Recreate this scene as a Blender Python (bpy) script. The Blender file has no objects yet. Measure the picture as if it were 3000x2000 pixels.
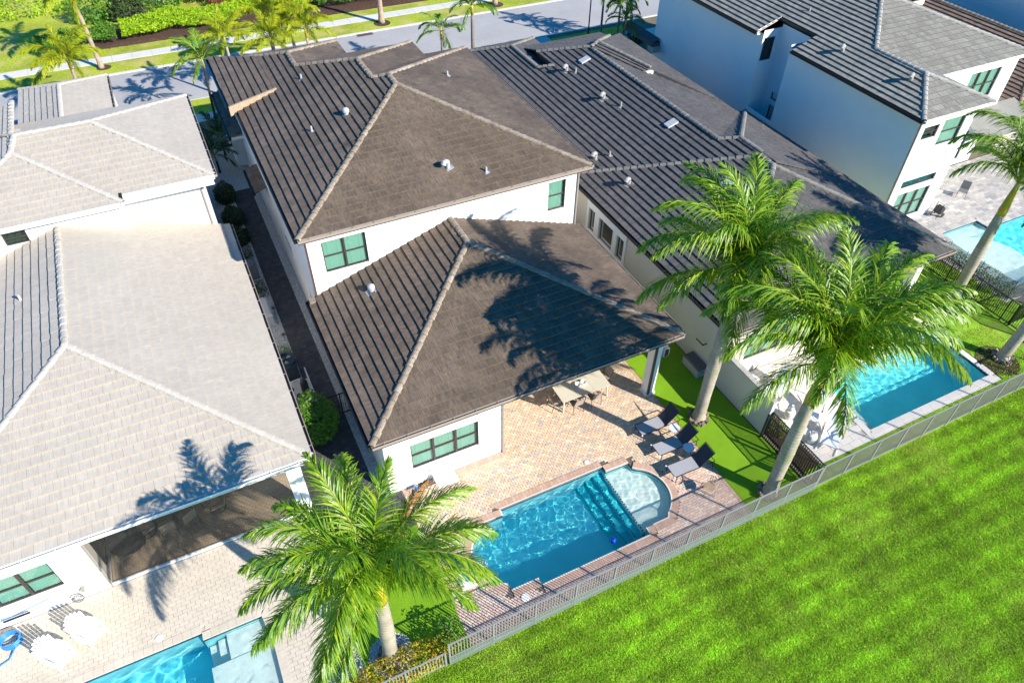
import bpy, bmesh, math, random
import numpy as np
from mathutils import Vector, Matrix
from mathutils.geometry import tessellate_polygon
rnd = random.Random(7)
R = math.radians
sc = bpy.context.scene
COL = sc.collection

# ---------------------------------------------------------------- camera
CAMH = 24.0
cd = bpy.data.cameras.new("camera"); cam = bpy.data.objects.new("camera", cd); COL.objects.link(cam)
cd.sensor_width = 36.0; cd.lens = 25.108; cd.clip_end = 2000; cd.clip_start = 0.5
az, pi_, ro = R(26.781), R(44.25), R(-0.929)
f_ = Vector((math.sin(az)*math.cos(pi_), math.cos(az)*math.cos(pi_), -math.sin(pi_)))
r_ = Vector((math.cos(az), -math.sin(az), 0)); d_ = f_.cross(r_)
r2 = r_*math.cos(ro) + d_*math.sin(ro); d2 = -r_*math.sin(ro) + d_*math.cos(ro)
m = Matrix((r2, -d2, -f_)).transposed().to_4x4(); m.translation = Vector((0, 0, CAMH))
cam.matrix_world = m
sc.camera = cam
CAMP = Vector((0, 0, CAMH))

# ---------------------------------------------------------------- light
SUN_EL, SUN_BEAR = 31.0, 148.0          # bearing clockwise from +Y
w = bpy.data.worlds.new("World"); sc.world = w; w.use_nodes = True
nt = w.node_tree; bg = nt.nodes["Background"]
sky = nt.nodes.new("ShaderNodeTexSky"); sky.sky_type = 'NISHITA'; sky.sun_disc = False
sky.sun_elevation = R(SUN_EL); sky.sun_rotation = R(SUN_BEAR); sky.air_density = 1.0; sky.dust_density = 0.1; sky.ozone_density = 4.0
hs = nt.nodes.new('ShaderNodeHueSaturation'); hs.inputs['Saturation'].default_value = 1.6; nt.links.new(sky.outputs[0], hs.inputs['Color']); nt.links.new(hs.outputs[0], bg.inputs[0]); bg.inputs[1].default_value = 0.115
sl = bpy.data.lights.new("sun", 'SUN'); sl.energy = 5.0; sl.angle = R(0.53); sl.cycles.is_caustics_light = True; sl.color = (1.0, 0.93, 0.82)
so = bpy.data.objects.new("sun", sl); COL.objects.link(so)
sd = Vector((math.sin(R(SUN_BEAR))*math.cos(R(SUN_EL)), math.cos(R(SUN_BEAR))*math.cos(R(SUN_EL)), math.sin(R(SUN_EL))))
so.rotation_euler = sd.to_track_quat('Z', 'Y').to_euler(); so.location = (40, -60, 60)
sc.view_settings.view_transform = 'Standard'; sc.view_settings.look = 'None'
sc.view_settings.exposure = 0.85; sc.view_settings.gamma = 1.0
sc.view_settings.use_curve_mapping = False
sc.render.engine = 'CYCLES'
sc.cycles.max_bounces = 8; sc.cycles.transparent_max_bounces = 12
sc.cycles.use_denoising = True
sc.cycles.sample_clamp_indirect = 4.0

# ---------------------------------------------------------------- materials
def _n(nt, t, **k):
    n = nt.nodes.new(t)
    for a, b in k.items(): setattr(n, a, b)
    return n
def mat(name, col, rough=.6, ramp=None, noise=None, noise2=None, grain=None, bump=None, spec=.4, metal=0, dark=None, trans=0, bands=None):
    """col base; ramp = list of colours picked per piece; noise=(scale,amount); grain=(su,sv,amount) streaks along the piece"""
    m = bpy.data.materials.new(name); m.use_nodes = True; nt = m.node_tree; L = nt.links.new
    b = nt.nodes["Principled BSDF"]; b.inputs['Roughness'].default_value = rough
    b.inputs['Specular IOR Level'].default_value = spec; b.inputs['Metallic'].default_value = metal
    geo = _n(nt, "ShaderNodeNewGeometry"); pos = geo.outputs['Position']
    if ramp:
        at = _n(nt, "ShaderNodeAttribute", attribute_name="tint"); oi = _n(nt, "ShaderNodeObjectInfo")
        ad = _n(nt, "ShaderNodeMath", operation='ADD'); L(at.outputs['Fac'], ad.inputs[0]); L(oi.outputs['Random'], ad.inputs[1])
        fr = _n(nt, "ShaderNodeMath", operation='FRACT'); L(ad.outputs[0], fr.inputs[0])
        cr = _n(nt, "ShaderNodeValToRGB"); e = cr.color_ramp.elements; n = len(ramp)
        cr.color_ramp.interpolation = 'LINEAR'
        e[0].position = 0; e[0].color = (*ramp[0], 1); e[1].position = 1; e[1].color = (*ramp[-1], 1)
        for i in range(1, n-1):
            q = e.new(i/(n-1)); q.color = (*ramp[i], 1)
        L(fr.outputs[0], cr.inputs[0]); out = cr.outputs[0]
    else:
        rg = _n(nt, "ShaderNodeRGB"); rg.outputs[0].default_value = (*col, 1); out = rg.outputs[0]
    def mul(out, src, amt, lo=.35, hi=.65):
        mr = _n(nt, "ShaderNodeMapRange"); L(src, mr.inputs[0]); mr.inputs[1].default_value = lo; mr.inputs[2].default_value = hi
        mr.inputs[3].default_value = 1-amt; mr.inputs[4].default_value = 1+amt
        vm = _n(nt, "ShaderNodeVectorMath", operation='SCALE'); L(out, vm.inputs[0]); L(mr.outputs[0], vm.inputs['Scale']); return vm.outputs[0]
    for nz in (noise, noise2):
        if nz:
            t = _n(nt, "ShaderNodeTexNoise"); t.inputs['Scale'].default_value = nz[0]; t.inputs['Detail'].default_value = 5; t.inputs['Roughness'].default_value = .65
            L(pos, t.inputs['Vector']); out = mul(out, t.outputs['Fac'], nz[1])
    if bands:   # (period, amount) mowing passes running along the fence
        wv = _n(nt, "ShaderNodeTexWave", bands_direction='Y'); wv.inputs['Scale'].default_value = .314/bands[0]*2; wv.inputs['Distortion'].default_value = 2.2; wv.inputs['Detail'].default_value = 2; wv.inputs['Detail Scale'].default_value = .6
        L(pos, wv.inputs['Vector']); out = mul(out, wv.outputs['Fac'], bands[1], .1, .9)
    if grain:
        uv = _n(nt, "ShaderNodeUVMap"); mp = _n(nt, "ShaderNodeMapping"); mp.inputs['Scale'].default_value = (grain[0], grain[1], 1)
        L(uv.outputs[0], mp.inputs[0]); t = _n(nt, "ShaderNodeTexNoise"); t.inputs['Scale'].default_value = 1; t.inputs['Detail'].default_value = 3
        L(mp.outputs[0], t.inputs['Vector']); out = mul(out, t.outputs['Fac'], grain[2])
    if dark:   # (scale, threshold, colour, strength) stains with a shape of their own
        t = _n(nt, "ShaderNodeTexNoise"); t.inputs['Scale'].default_value = dark[0]; t.inputs['Detail'].default_value = 6
        L(pos, t.inputs['Vector']); mr = _n(nt, "ShaderNodeMapRange"); L(t.outputs['Fac'], mr.inputs[0])
        mr.inputs[1].default_value = dark[1]; mr.inputs[2].default_value = dark[1]+.15; mr.inputs[3].default_value = 0; mr.inputs[4].default_value = dark[3]
        mx = _n(nt, "ShaderNodeMix", data_type='RGBA'); L(mr.outputs[0], mx.inputs[0]); L(out, mx.inputs[6]); mx.inputs[7].default_value = (*dark[2], 1); out = mx.outputs[2]
    L(out, b.inputs['Base Color'])
    if bump:
        t = _n(nt, "ShaderNodeTexNoise"); t.inputs['Scale'].default_value = bump[0]; t.inputs['Detail'].default_value = 6; L(pos, t.inputs['Vector'])
        bp = _n(nt, "ShaderNodeBump"); bp.inputs['Strength'].default_value = bump[1]; bp.inputs['Distance'].default_value = bump[2] if len(bump) > 2 else .02
        L(t.outputs['Fac'], bp.inputs['Height']); L(bp.outputs[0], b.inputs['Normal'])
    if trans:
        tr = _n(nt, "ShaderNodeBsdfTranslucent"); L(out, tr.inputs[0]); ms = _n(nt, "ShaderNodeMixShader"); ms.inputs[0].default_value = trans
        L(b.outputs[0], ms.inputs[1]); L(tr.outputs[0], ms.inputs[2]); L(ms.outputs[0], nt.nodes["Material Output"].inputs[0])
    return m
def clear_mat(name, tint, rough=.03, gl=.12, bumps=None, keep=1.0):
    """see-through pane or water sheet: tinted transparency under a fresnel reflection"""
    m = bpy.data.materials.new(name); m.use_nodes = True; nt = m.node_tree; L = nt.links.new
    nt.nodes.remove(nt.nodes["Principled BSDF"])
    tr = _n(nt, "ShaderNodeBsdfTransparent"); tr.inputs[0].default_value = (*tint, 1)
    g = _n(nt, "ShaderNodeBsdfGlossy"); g.inputs['Roughness'].default_value = rough
    fr = _n(nt, "ShaderNodeFresnel"); fr.inputs[0].default_value = 1.4
    ad = _n(nt, "ShaderNodeMath", operation='ADD'); ad.use_clamp = True; L(fr.outputs[0], ad.inputs[0]); ad.inputs[1].default_value = gl
    mx = _n(nt, "ShaderNodeMixShader"); L(ad.outputs[0], mx.inputs[0]); L(tr.outputs[0], mx.inputs[1]); L(g.outputs[0], mx.inputs[2])
    if bumps:
        geo = _n(nt, "ShaderNodeNewGeometry"); t = _n(nt, "ShaderNodeTexNoise"); t.inputs['Scale'].default_value = bumps[0]; t.inputs['Detail'].default_value = 3
        L(geo.outputs['Position'], t.inputs['Vector']); bp = _n(nt, "ShaderNodeBump"); bp.inputs['Strength'].default_value = bumps[1]; bp.inputs['Distance'].default_value = .05
        L(t.outputs['Fac'], bp.inputs['Height']); L(bp.outputs[0], g.inputs['Normal']); L(bp.outputs[0], fr.inputs['Normal'])
    L(mx.outputs[0], nt.nodes["Material Output"].inputs[0])
    return m

MAT = {}
def S(k, *a, **kw): MAT[k] = mat(k, *a, **kw); return MAT[k]
S('white_stucco', (.80, .79, .76), .85, noise=(.5, .03), bump=(60, .25, .01))
S('beige_stucco', (.60, .55, .46), .85, noise=(.5, .04), bump=(60, .25, .01))
S('cool_stucco', (.76, .77, .78), .85, noise=(.5, .03), bump=(60, .25, .01))
S('white_paint', (.80, .80, .78), .45)
S('white_trim', (.72, .70, .66), .5)
S('bronze', (.055, .045, .04), .4)
S('taupe_metal', (.30, .26, .23), .4, noise=(8, .08))
S('black_metal', (.018, .018, .02), .35)
S('brown_metal', (.10, .055, .045), .4)
S('brown_tile', (.1, .08, .07), .8, ramp=[(.125, .094, .070), (.145, .109, .082), (.108, .082, .062), (.135, .102, .077), (.12, .091, .068)], noise=(.45, .22), noise2=(9, .12), grain=(34, 2.2, .30), dark=(.8, .60, (.055, .044, .036), .6), bump=(40, .25))
S('brown_tile_edge', (.15, .115, .065), .9, noise=(6, .3))
S('brown_cap', (.19, .16, .125), .85, ramp=[(.29, .235, .18), (.23, .185, .14), (.34, .28, .22)], noise=(7, .25), bump=(40, .3), dark=(3, .6, (.42, .35, .29), .5))
S('slate_tile', (.09, .09, .095), .8, ramp=[(.105, .098, .095), (.085, .082, .083), (.12, .108, .102), (.09, .087, .088), (.105, .098, .096)], noise=(.4, .12), noise2=(9, .1), grain=(34, 2.2, .34), bump=(40, .25))
S('slate_tile_edge', (.09, .085, .08), .9)
S('slate_cap', (.2, .19, .175), .85, ramp=[(.21, .20, .18), (.18, .17, .155), (.24, .225, .20)], noise=(7, .15), bump=(40, .3))
S('grey_tile', (.24, .23, .21), .8, ramp=[(.25, .24, .21), (.20, .19, .175), (.28, .27, .235), (.22, .215, .19), (.25, .24, .21)], noise=(.4, .1), noise2=(9, .08), grain=(30, 2.0, .25), bump=(40, .25))
S('grey_tile_edge', (.16, .15, .11), .9)
S('grey_cap', (.38, .36, .32), .85, ramp=[(.40, .38, .34), (.34, .32, .29), (.44, .42, .37)], noise=(7, .1), bump=(40, .3))
S('pale_tile', (.5, .49, .46), .85, ramp=[(.45, .405, .345), (.462, .417, .356), (.44, .395, .336), (.458, .412, .352), (.45, .405, .345)], noise=(.3, .05), noise2=(5, .05), grain=(30, 2.0, .08), bump=(40, .2), dark=(.28, .56, (.40, .38, .33), .5))
S('pale_tile_edge', (.40, .36, .30), .9)
S('pale_cap', (.62, .60, .56), .85, ramp=[(.50, .455, .395), (.52, .475, .415)], noise=(7, .06), bump=(40, .2))
S('tan_tile', (.2, .14, .10), .8, ramp=[(.20, .14, .10), (.17, .12, .09), (.24, .17, .12), (.19, .135, .10)], noise=(.4, .1), grain=(30, 2, .25), bump=(40, .25))
S('tan_tile_edge', (.12, .08, .06), .9)
S('tan_cap', (.32, .24, .17), .85, noise=(7, .12), bump=(40, .3))
S('mortar', (.13, .115, .095), .95, noise=(8, .2))
PAV = [(.68, .45, .26), (.55, .46, .38), (.76, .56, .36), (.42, .38, .35), (.70, .49, .30), (.80, .66, .48), (.60, .42, .28), (.64, .54, .42), (.74, .52, .32), (.48, .43, .39), (.70, .47, .33)]
S('tan_paver', (.4, .3, .2), .85, ramp=PAV, noise=(.5, .08), noise2=(14, .12), bump=(50, .4))
S('pink_paver', (.45, .32, .26), .85, ramp=[(.62, .43, .35), (.70, .52, .42), (.52, .40, .36), (.74, .60, .48), (.60, .38, .30), (.66, .50, .41)], noise=(.6, .06), noise2=(14, .12), bump=(50, .4))
S('coping', (.5, .32, .24), .8, ramp=[(.50, .32, .235), (.55, .37, .28), (.46, .30, .23), (.52, .34, .25)], noise=(3, .1), noise2=(18, .08), bump=(50, .3))
S('coping_nose', (.72, .64, .55), .8, noise=(3, .06))
S('dark_paver', (.06, .06, .065), .85, ramp=[(.075, .075, .08), (.055, .055, .06), (.09, .088, .09)], noise=(2, .15), bump=(50, .4))  # side path brick, darkened: the house shade is put into its colour
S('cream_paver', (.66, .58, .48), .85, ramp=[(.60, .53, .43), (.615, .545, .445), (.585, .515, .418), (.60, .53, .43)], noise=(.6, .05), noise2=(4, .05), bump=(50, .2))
S('cream_joint', (.50, .44, .36), .9)
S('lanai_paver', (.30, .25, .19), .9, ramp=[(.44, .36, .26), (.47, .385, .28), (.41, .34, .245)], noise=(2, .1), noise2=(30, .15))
S('white_deck', (.72, .66, .60), .8, ramp=[(.72, .66, .60), (.75, .69, .63), (.70, .64, .58)], noise=(1, .03), bump=(50, .15))
S('grey_paver', (.4, .37, .34), .85, ramp=[(.48, .44, .40), (.38, .36, .34), (.58, .53, .47), (.30, .29, .29), (.50, .46, .42)], noise=(1, .05), bump=(50, .3))
S('concrete', (.50, .49, .47), .9, noise=(.4, .06), noise2=(12, .05), bump=(60, .2))
S('sidewalk', (.60, .58, .54), .9, noise=(.5, .06), noise2=(12, .05), bump=(60, .2))
S('road', (.37, .36, .36), .92, noise=(.25, .07), noise2=(14, .09), bump=(90, .4))
S('gravel', (.5, .5, .5), .9, ramp=[(.72, .71, .68), (.35, .34, .34), (.62, .61, .59), (.20, .2, .2), (.78, .77, .75), (.5, .5, .5)], noise=(30, .25))
S('gravel_bed', (.45, .45, .44), .95, noise=(40, .5), noise2=(11, .3), bump=(60, 1.0))
S('mulch', (.085, .045, .03), .95, ramp=[(.10, .05, .035), (.06, .035, .025), (.14, .08, .055)], noise=(20, .5), bump=(40, 1, .05))
S('turf', (.19, .38, .006), .9, noise=(1.2, .07), noise2=(45, .3), bump=(130, 1, .02))
S('lawn', (.20, .40, .012), .95, noise=(.22, .22), noise2=(1.6, .25), bump=(30, 1, .05), dark=(.35, .53, (.40, .42, .08), .45), bands=(1.5, .10))
S('verge', (.36, .42, .03), .95, noise=(.3, .2), noise2=(6, .3), bump=(40, 1, .05), dark=(.5, .5, (.60, .48, .18), .6))
S('blade', (.1, .2, .02), .75, ramp=[(.24, .52, .010), (.40, .64, .015), (.13, .38, .008), (.52, .64, .03), (.28, .54, .012), (.60, .62, .12), (.16, .44, .008)], noise=(.22, .25), noise2=(1.3, .28), dark=(.30, .53, (.60, .60, .15), .40), bands=(1.5, .12), trans=.4)
S('royal_leaf', (.08, .16, .015), .42, ramp=[(.14, .32, .010), (.30, .48, .012), (.07, .20, .008), (.42, .52, .015), (.16, .34, .010), (.09, .24, .008), (.32, .46, .012)], spec=.6, trans=.42)
S('foxtail_leaf', (.12, .18, .015), .5, ramp=[(.36, .48, .012), (.48, .54, .015), (.26, .40, .012), (.58, .50, .02), (.38, .46, .012)], spec=.5, trans=.42)
S('adonidia_leaf', (.06, .14, .015), .45, ramp=[(.10, .25, .012), (.16, .32, .015), (.07, .18, .012), (.30, .36, .02)], spec=.6, trans=.35)
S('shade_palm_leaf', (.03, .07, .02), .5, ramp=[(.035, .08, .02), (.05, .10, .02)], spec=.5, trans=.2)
S('dead_leaf', (.30, .14, .04), .7, ramp=[(.34, .15, .04), (.24, .09, .03), (.45, .25, .05), (.32, .17, .06)], trans=.25)
S('rachis', (.26, .30, .04), .5, noise=(3, .2))
S('royal_trunk', (.40, .34, .27), .85, noise=(1.2, .14), noise2=(6, .12), bump=(12, .4), dark=(1.1, .52, (.26, .27, .13), .7))
S('trunk_ring', (.22, .19, .15), .9, noise=(5, .2))
S('crownshaft', (.40, .36, .03), .35, noise=(2, .2), spec=.6, dark=(1.6, .44, (.55, .30, .02), .8))
S('tan_trunk', (.36, .27, .21), .9, noise=(3, .2), bump=(20, .6))
S('grey_trunk', (.22, .2, .17), .9, noise=(3, .2), bump=(20, .6))
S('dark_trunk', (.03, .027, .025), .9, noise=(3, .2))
S('root_flare', (.30, .24, .18), .95, noise=(9, .5), bump=(25, 1, .05))
S('bush_green', (.06, .13, .015), .5, ramp=[(.08, .22, .014), (.13, .30, .018), (.055, .15, .012)], spec=.5, trans=.3)
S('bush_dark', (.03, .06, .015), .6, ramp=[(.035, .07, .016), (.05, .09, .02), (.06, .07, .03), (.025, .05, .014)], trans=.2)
S('bush_lime', (.16, .25, .02), .55, ramp=[(.36, .56, .014), (.46, .64, .018), (.24, .44, .012)], trans=.4)
S('bush_red', (.3, .05, .05), .6, ramp=[(.32, .05, .05), (.18, .04, .04), (.38, .12, .07), (.12, .08, .03)], trans=.3)
S('bush_gold', (.3, .28, .03), .55, ramp=[(.55, .50, .02), (.25, .38, .02), (.62, .48, .03), (.55, .2, .03), (.16, .30, .015)], trans=.35)
S('bougainvillea', (.4, .05, .12), .6, ramp=[(.10, .20, .02), (.16, .26, .02), (.07, .15, .015), (.10, .2, .02), (.42, .06, .08)], trans=.3)
S('wood', (.35, .17, .06), .5, noise=(8, .2))
S('pale_wood', (.45, .33, .22), .6, noise=(8, .15))
S('sling_grey', (.34, .34, .37), .8, noise=(40, .1))  # seat colour lightened to carry the sun on it
S('sling_back', (.045, .047, .06), .8, noise=(40, .1))
S('frame_dark', (.03, .03, .033), .4)
S('table_cream', (.55, .52, .43), .35, noise=(1, .03))
S('chair_taupe', (.35, .29, .23), .7)
S('side_table_white', (.62, .66, .72), .3)
S('ceramic', (.75, .74, .71), .3)
S('plastic_white', (.82, .82, .81), .45)
S('white_bowl', (.82, .80, .78), .35)
S('pipe_white', (.70, .70, .72), .35)
S('ac_blue', (.03, .055, .07), .35)
S('ac_grey', (.16, .16, .16), .5)
S('ac_beige', (.50, .50, .48), .5)
S('fan_tan', (.40, .31, .24), .5)
S('pump_black', (.03, .03, .032), .4)
S('hose_blue', (.05, .25, .60), .4)
S('pole_blue', (.02, .18, .62), .35)
S('blue_board', (.02, .09, .55), .3)
S('aqua_plastic', (.02, .38, .75), .35)
S('ball_blue', (.01, .06, .75), .25)
S('towel_blue', (.02, .42, .62), .8)
S('deckbox_lid', (.13, .12, .13), .6)
S('deckbox_side', (.40, .39, .37), .6)
S('umbrella_cloth', (.62, .56, .47), .8)
S('vent_white', (.42, .44, .46), .45)
S('vent_grey', (.35, .34, .32), .6)
S('flashing', (.48, .50, .52), .4)
S('blind', (.80, .90, .86), .6)
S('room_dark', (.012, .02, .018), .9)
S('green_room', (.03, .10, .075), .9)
S('pool_plaster', (.30, .84, .88), .8, noise=(1.3, .08))
S('shelf_plaster', (.68, .78, .74), .8, noise=(6, .06))
S('pool_deep', (.16, .86, .93), .8, noise=(1.0, .06))
S('pool_step', (.03, .58, .66), .8)
S('tile_line', (.03, .06, .09), .3)
S('rug', (.45, .45, .45), .9)
S('grill_cover', (.02, .02, .021), .6, noise=(6, .3), bump=(5, 1, .1))
S('bare_ground', (.17, .15, .10), .95, noise=(.3, .2))
S('deck_stone_cap', (.42, .40, .37), .9, noise=(3, .15))
S('fence_silver', (.26, .26, .265), .35, spec=.6)
S('picket_tan', (.33, .30, .27), .45)
MAT['window_glass'] = clear_mat('window_glass', (.48, .68, .62), .03, .08)
MAT['dark_glass'] = clear_mat('dark_glass', (.18, .42, .34), .03, .05)
mw = bpy.data.materials.new('water'); mw.use_nodes = True; MAT['water'] = mw; _t = mw.node_tree; _t.nodes.remove(_t.nodes["Principled BSDF"])
_g = _n(_t, "ShaderNodeBsdfGlass"); _g.inputs['IOR'].default_value = 1.33; _g.inputs['Roughness'].default_value = 0.0; _g.inputs[0].default_value = (.97, 1, 1, 1); _t.links.new(_g.outputs[0], _t.nodes["Material Output"].inputs[0])
MAT['screen_mesh'] = clear_mat('screen_mesh', (.72, .70, .68), .6, .02)
def mesh_cloth(name, col, cover):
    m = bpy.data.materials.new(name); m.use_nodes = True; nt = m.node_tree; b = nt.nodes["Principled BSDF"]
    b.inputs['Base Color'].default_value = (*col, 1); b.inputs['Roughness'].default_value = .8
    tr = _n(nt, "ShaderNodeBsdfTransparent"); mx = _n(nt, "ShaderNodeMixShader"); mx.inputs[0].default_value = cover
    nt.links.new(tr.outputs[0], mx.inputs[1]); nt.links.new(b.outputs[0], mx.inputs[2]); nt.links.new(mx.outputs[0], nt.nodes["Material Output"].inputs[0]); MAT[name] = m
mesh_cloth('puppy_mesh', (.20, .27, .22), .50)
mesh_cloth('pool_net', (.02, .05, .05), .55)
# ---------------------------------------------------------------- mesh helpers
class MB:
    def __init__(s): s.v = []; s.f = []; s.mi = []; s.t = []; s.uv = {}
    def face(s, pts, mi=0, t=0., uv=None):
        b = len(s.v); s.v.extend([tuple(p) for p in pts]); s.f.append(tuple(range(b, b+len(pts)))); s.mi.append(mi); s.t.append(t)
        if uv: s.uv[len(s.f)-1] = uv
        return s
    def hull(s, bot, top, mi=0, t=0., side_mi=None, cap=True, bottom=True):
        """prism between two rings of equal length"""
        n = len(bot); b = len(s.v); s.v.extend([tuple(p) for p in bot]+[tuple(p) for p in top])
        sm = mi if side_mi is None else side_mi
        for i in range(n):
            j = (i+1) % n; s.f.append((b+i, b+j, b+n+j, b+n+i)); s.mi.append(sm); s.t.append(t)
        if cap: s.f.append(tuple(b+n+i for i in range(n))); s.mi.append(mi); s.t.append(t)
        if bottom: s.f.append(tuple(b+i for i in reversed(range(n)))); s.mi.append(mi); s.t.append(t)
        return s
    def box(s, x0, x1, y0, y1, z0, z1, mi=0, t=0., bottom=True):
        r = [(x0, y0), (x1, y0), (x1, y1), (x0, y1)]
        s.hull([(x, y, z0) for x, y in r], [(x, y, z1) for x, y in r], mi, t, bottom=bottom); return s
    def obox(s, c, ux, uy, uz, hx, hy, hz, mi=0, t=0.):
        c = Vector(c); ux, uy, uz = Vector(ux), Vector(uy), Vector(uz)
        q = [(-1, -1), (1, -1), (1, 1), (-1, 1)]
        s.hull([c+ux*hx*a+uy*hy*b-uz*hz for a, b in q], [c+ux*hx*a+uy*hy*b+uz*hz for a, b in q], mi, t); return s
    def bar(s, p, q, r, r2=None, n=4, mi=0, t=0., cap=True):
        p, q = Vector(p), Vector(q); d = (q-p).normalized(); a = Vector((0, 0, 1)) if abs(d.z) < .95 else Vector((1, 0, 0))
        u = d.cross(a).normalized(); v = d.cross(u); r2 = r if r2 is None else r2; o = math.pi/4 if n == 4 else 0
        ring = lambda c, r: [c+(u*math.cos(o+2*math.pi*i/n)+v*math.sin(o+2*math.pi*i/n))*r for i in range(n)]
        s.hull(list(reversed(ring(p, r))), list(reversed(ring(q, r2))), mi, t, cap=cap, bottom=cap); return s
    def tube(s, pts, rad, n=8, mi=0, t=0., cap=True):
        pts = [Vector(p) for p in pts]; rad = rad if hasattr(rad, '__len__') else [rad]*len(pts)
        b = len(s.v); u = None
        for i, p in enumerate(pts):
            d = (pts[min(i+1, len(pts)-1)]-pts[max(i-1, 0)]).normalized()
            if u is None: u = d.cross(Vector((.3, .9, .1)) if abs(d.z) > .6 else Vector((0, 0, 1))).normalized()
            u = (u-d*u.dot(d)).normalized(); v = d.cross(u)
            s.v.extend([tuple(p+(u*math.cos(2*math.pi*k/n)+v*math.sin(2*math.pi*k/n))*rad[i]) for k in range(n)])
        for i in range(len(pts)-1):
            for k in range(n):
                l = (k+1) % n; s.f.append((b+i*n+k, b+i*n+l, b+(i+1)*n+l, b+(i+1)*n+k)); s.mi.append(mi); s.t.append(t)
        if cap:
            s.f.append(tuple(b+k for k in reversed(range(n)))); s.mi.append(mi); s.t.append(t)
            e = b+(len(pts)-1)*n; s.f.append(tuple(e+k for k in range(n))); s.mi.append(mi); s.t.append(t)
        return s
    def lathe(s, prof, c=(0, 0, 0), n=16, mi=0, t=0.):
        b = len(s.v); c = Vector(c)
        for r, z in prof: s.v.extend([(c.x+r*math.cos(2*math.pi*k/n), c.y+r*math.sin(2*math.pi*k/n), c.z+z) for k in range(n)])
        for i in range(len(prof)-1):
            for k in range(n):
                l = (k+1) % n; s.f.append((b+i*n+k, b+i*n+l, b+(i+1)*n+l, b+(i+1)*n+k)); s.mi.append(mi); s.t.append(t)
        s.f.append(tuple(b+k for k in reversed(range(n)))); s.mi.append(mi); s.t.append(t)
        e = b+(len(prof)-1)*n; s.f.append(tuple(e+k for k in range(n))); s.mi.append(mi); s.t.append(t); return s
    def poly(s, outer, z, holes=(), mi=0, t=0.):
        rings = [[Vector((x, y, z)) for x, y in outer]]+[[Vector((x, y, z)) for x, y in h] for h in holes]
        allp = [p for r in rings for p in r]; b = len(s.v); s.v.extend([tuple(p) for p in allp])
        for tri in tessellate_polygon(rings):
            a_, b_, c_ = [allp[i] for i in tri]
            if (b_-a_).cross(c_-a_).z < 0: tri = (tri[0], tri[2], tri[1])
            s.f.append(tuple(b+i for i in tri)); s.mi.append(mi); s.t.append(t)
        return s
    def prism(s, outer, z0, z1, mi=0, t=0., cap=True, bottom=False):
        n = len(outer); a = sum(outer[i][0]*outer[(i+1) % n][1]-outer[(i+1) % n][0]*outer[i][1] for i in range(n))
        if a < 0: outer = outer[::-1]
        b = len(s.v); s.v.extend([(x, y, z0) for x, y in outer]+[(x, y, z1) for x, y in outer])
        for i in range(n):
            j = (i+1) % n; s.f.append((b+i, b+j, b+n+j, b+n+i)); s.mi.append(mi); s.t.append(t)
        if cap: s.poly(outer, z1, mi=mi, t=t)
        return s
    def mesh(s, name, mats, smooth=False, off=None):
        me = bpy.data.meshes.new(name)
        vs = s.v if off is None else [(x-off[0], y-off[1], z-off[2]) for x, y, z in s.v]
        me.from_pydata(vs, [], s.f)
        for k in mats: me.materials.append(MAT[k])
        me.polygons.foreach_set('material_index', s.mi)
        a = me.attributes.new('tint', 'FLOAT', 'FACE'); a.data.foreach_set('value', s.t)
        if s.uv:
            ul = me.uv_layers.new(name='UVMap')
            for fi, uvs in s.uv.items():
                ls = me.polygons[fi].loop_start
                for k, q in enumerate(uvs): ul.data[ls+k].uv = q
        if smooth: me.polygons.foreach_set('use_smooth', [True]*len(me.polygons))
        me.update(); return me
    def build(s, name, mats, parent=None, smooth=False, off=None, loc=None):
        if isinstance(mats, str): mats = [mats]
        if parent is not None and off is None and parent.get('_w'): off = parent.location
        return link(name, s.mesh(name, mats, smooth, off), parent, loc)
def link(name, me, parent=None, loc=None, rot=None, mx=None):
    o = bpy.data.objects.new(name, me); COL.objects.link(o); o.parent = parent
    if mx is not None: o.matrix_basis = mx
    else:
        if loc is not None: o.location = loc
        if rot is not None: o.rotation_euler = rot
    return o
def thing(name, label, cat, loc=(0, 0, 0), rz=0, group=None, world=False):
    """an Empty at the base; world=True: its parts are given in scene coordinates and moved to it"""
    o = bpy.data.objects.new(name, None); COL.objects.link(o); o.location = loc; o.rotation_euler = (0, 0, rz); o.empty_display_size = .2
    o['label'] = label; o['category'] = cat
    if group: o['group'] = group
    if world: o['_w'] = 1
    return o
def tag(o, label, cat, group=None):
    o['label'] = label; o['category'] = cat
    if group: o['group'] = group
    return o
def kind(o, k): o['kind'] = k; return o
def struct(name, mb, mats, **k): return kind(mb.build(name, mats, **k), 'structure')
def copy_tree(o, parent=None):
    c = o.copy(); COL.objects.link(c); c.parent = parent
    for ch in list(o.children): copy_tree(ch, c)
    return c
def place(proto, used, loc, rz, label, group=None):
    o = proto if not used[0] else copy_tree(proto); used[0] = True
    o.location = loc; o.rotation_euler = (0, 0, rz); o['label'] = label
    if group: o['group'] = group
    return o

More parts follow.
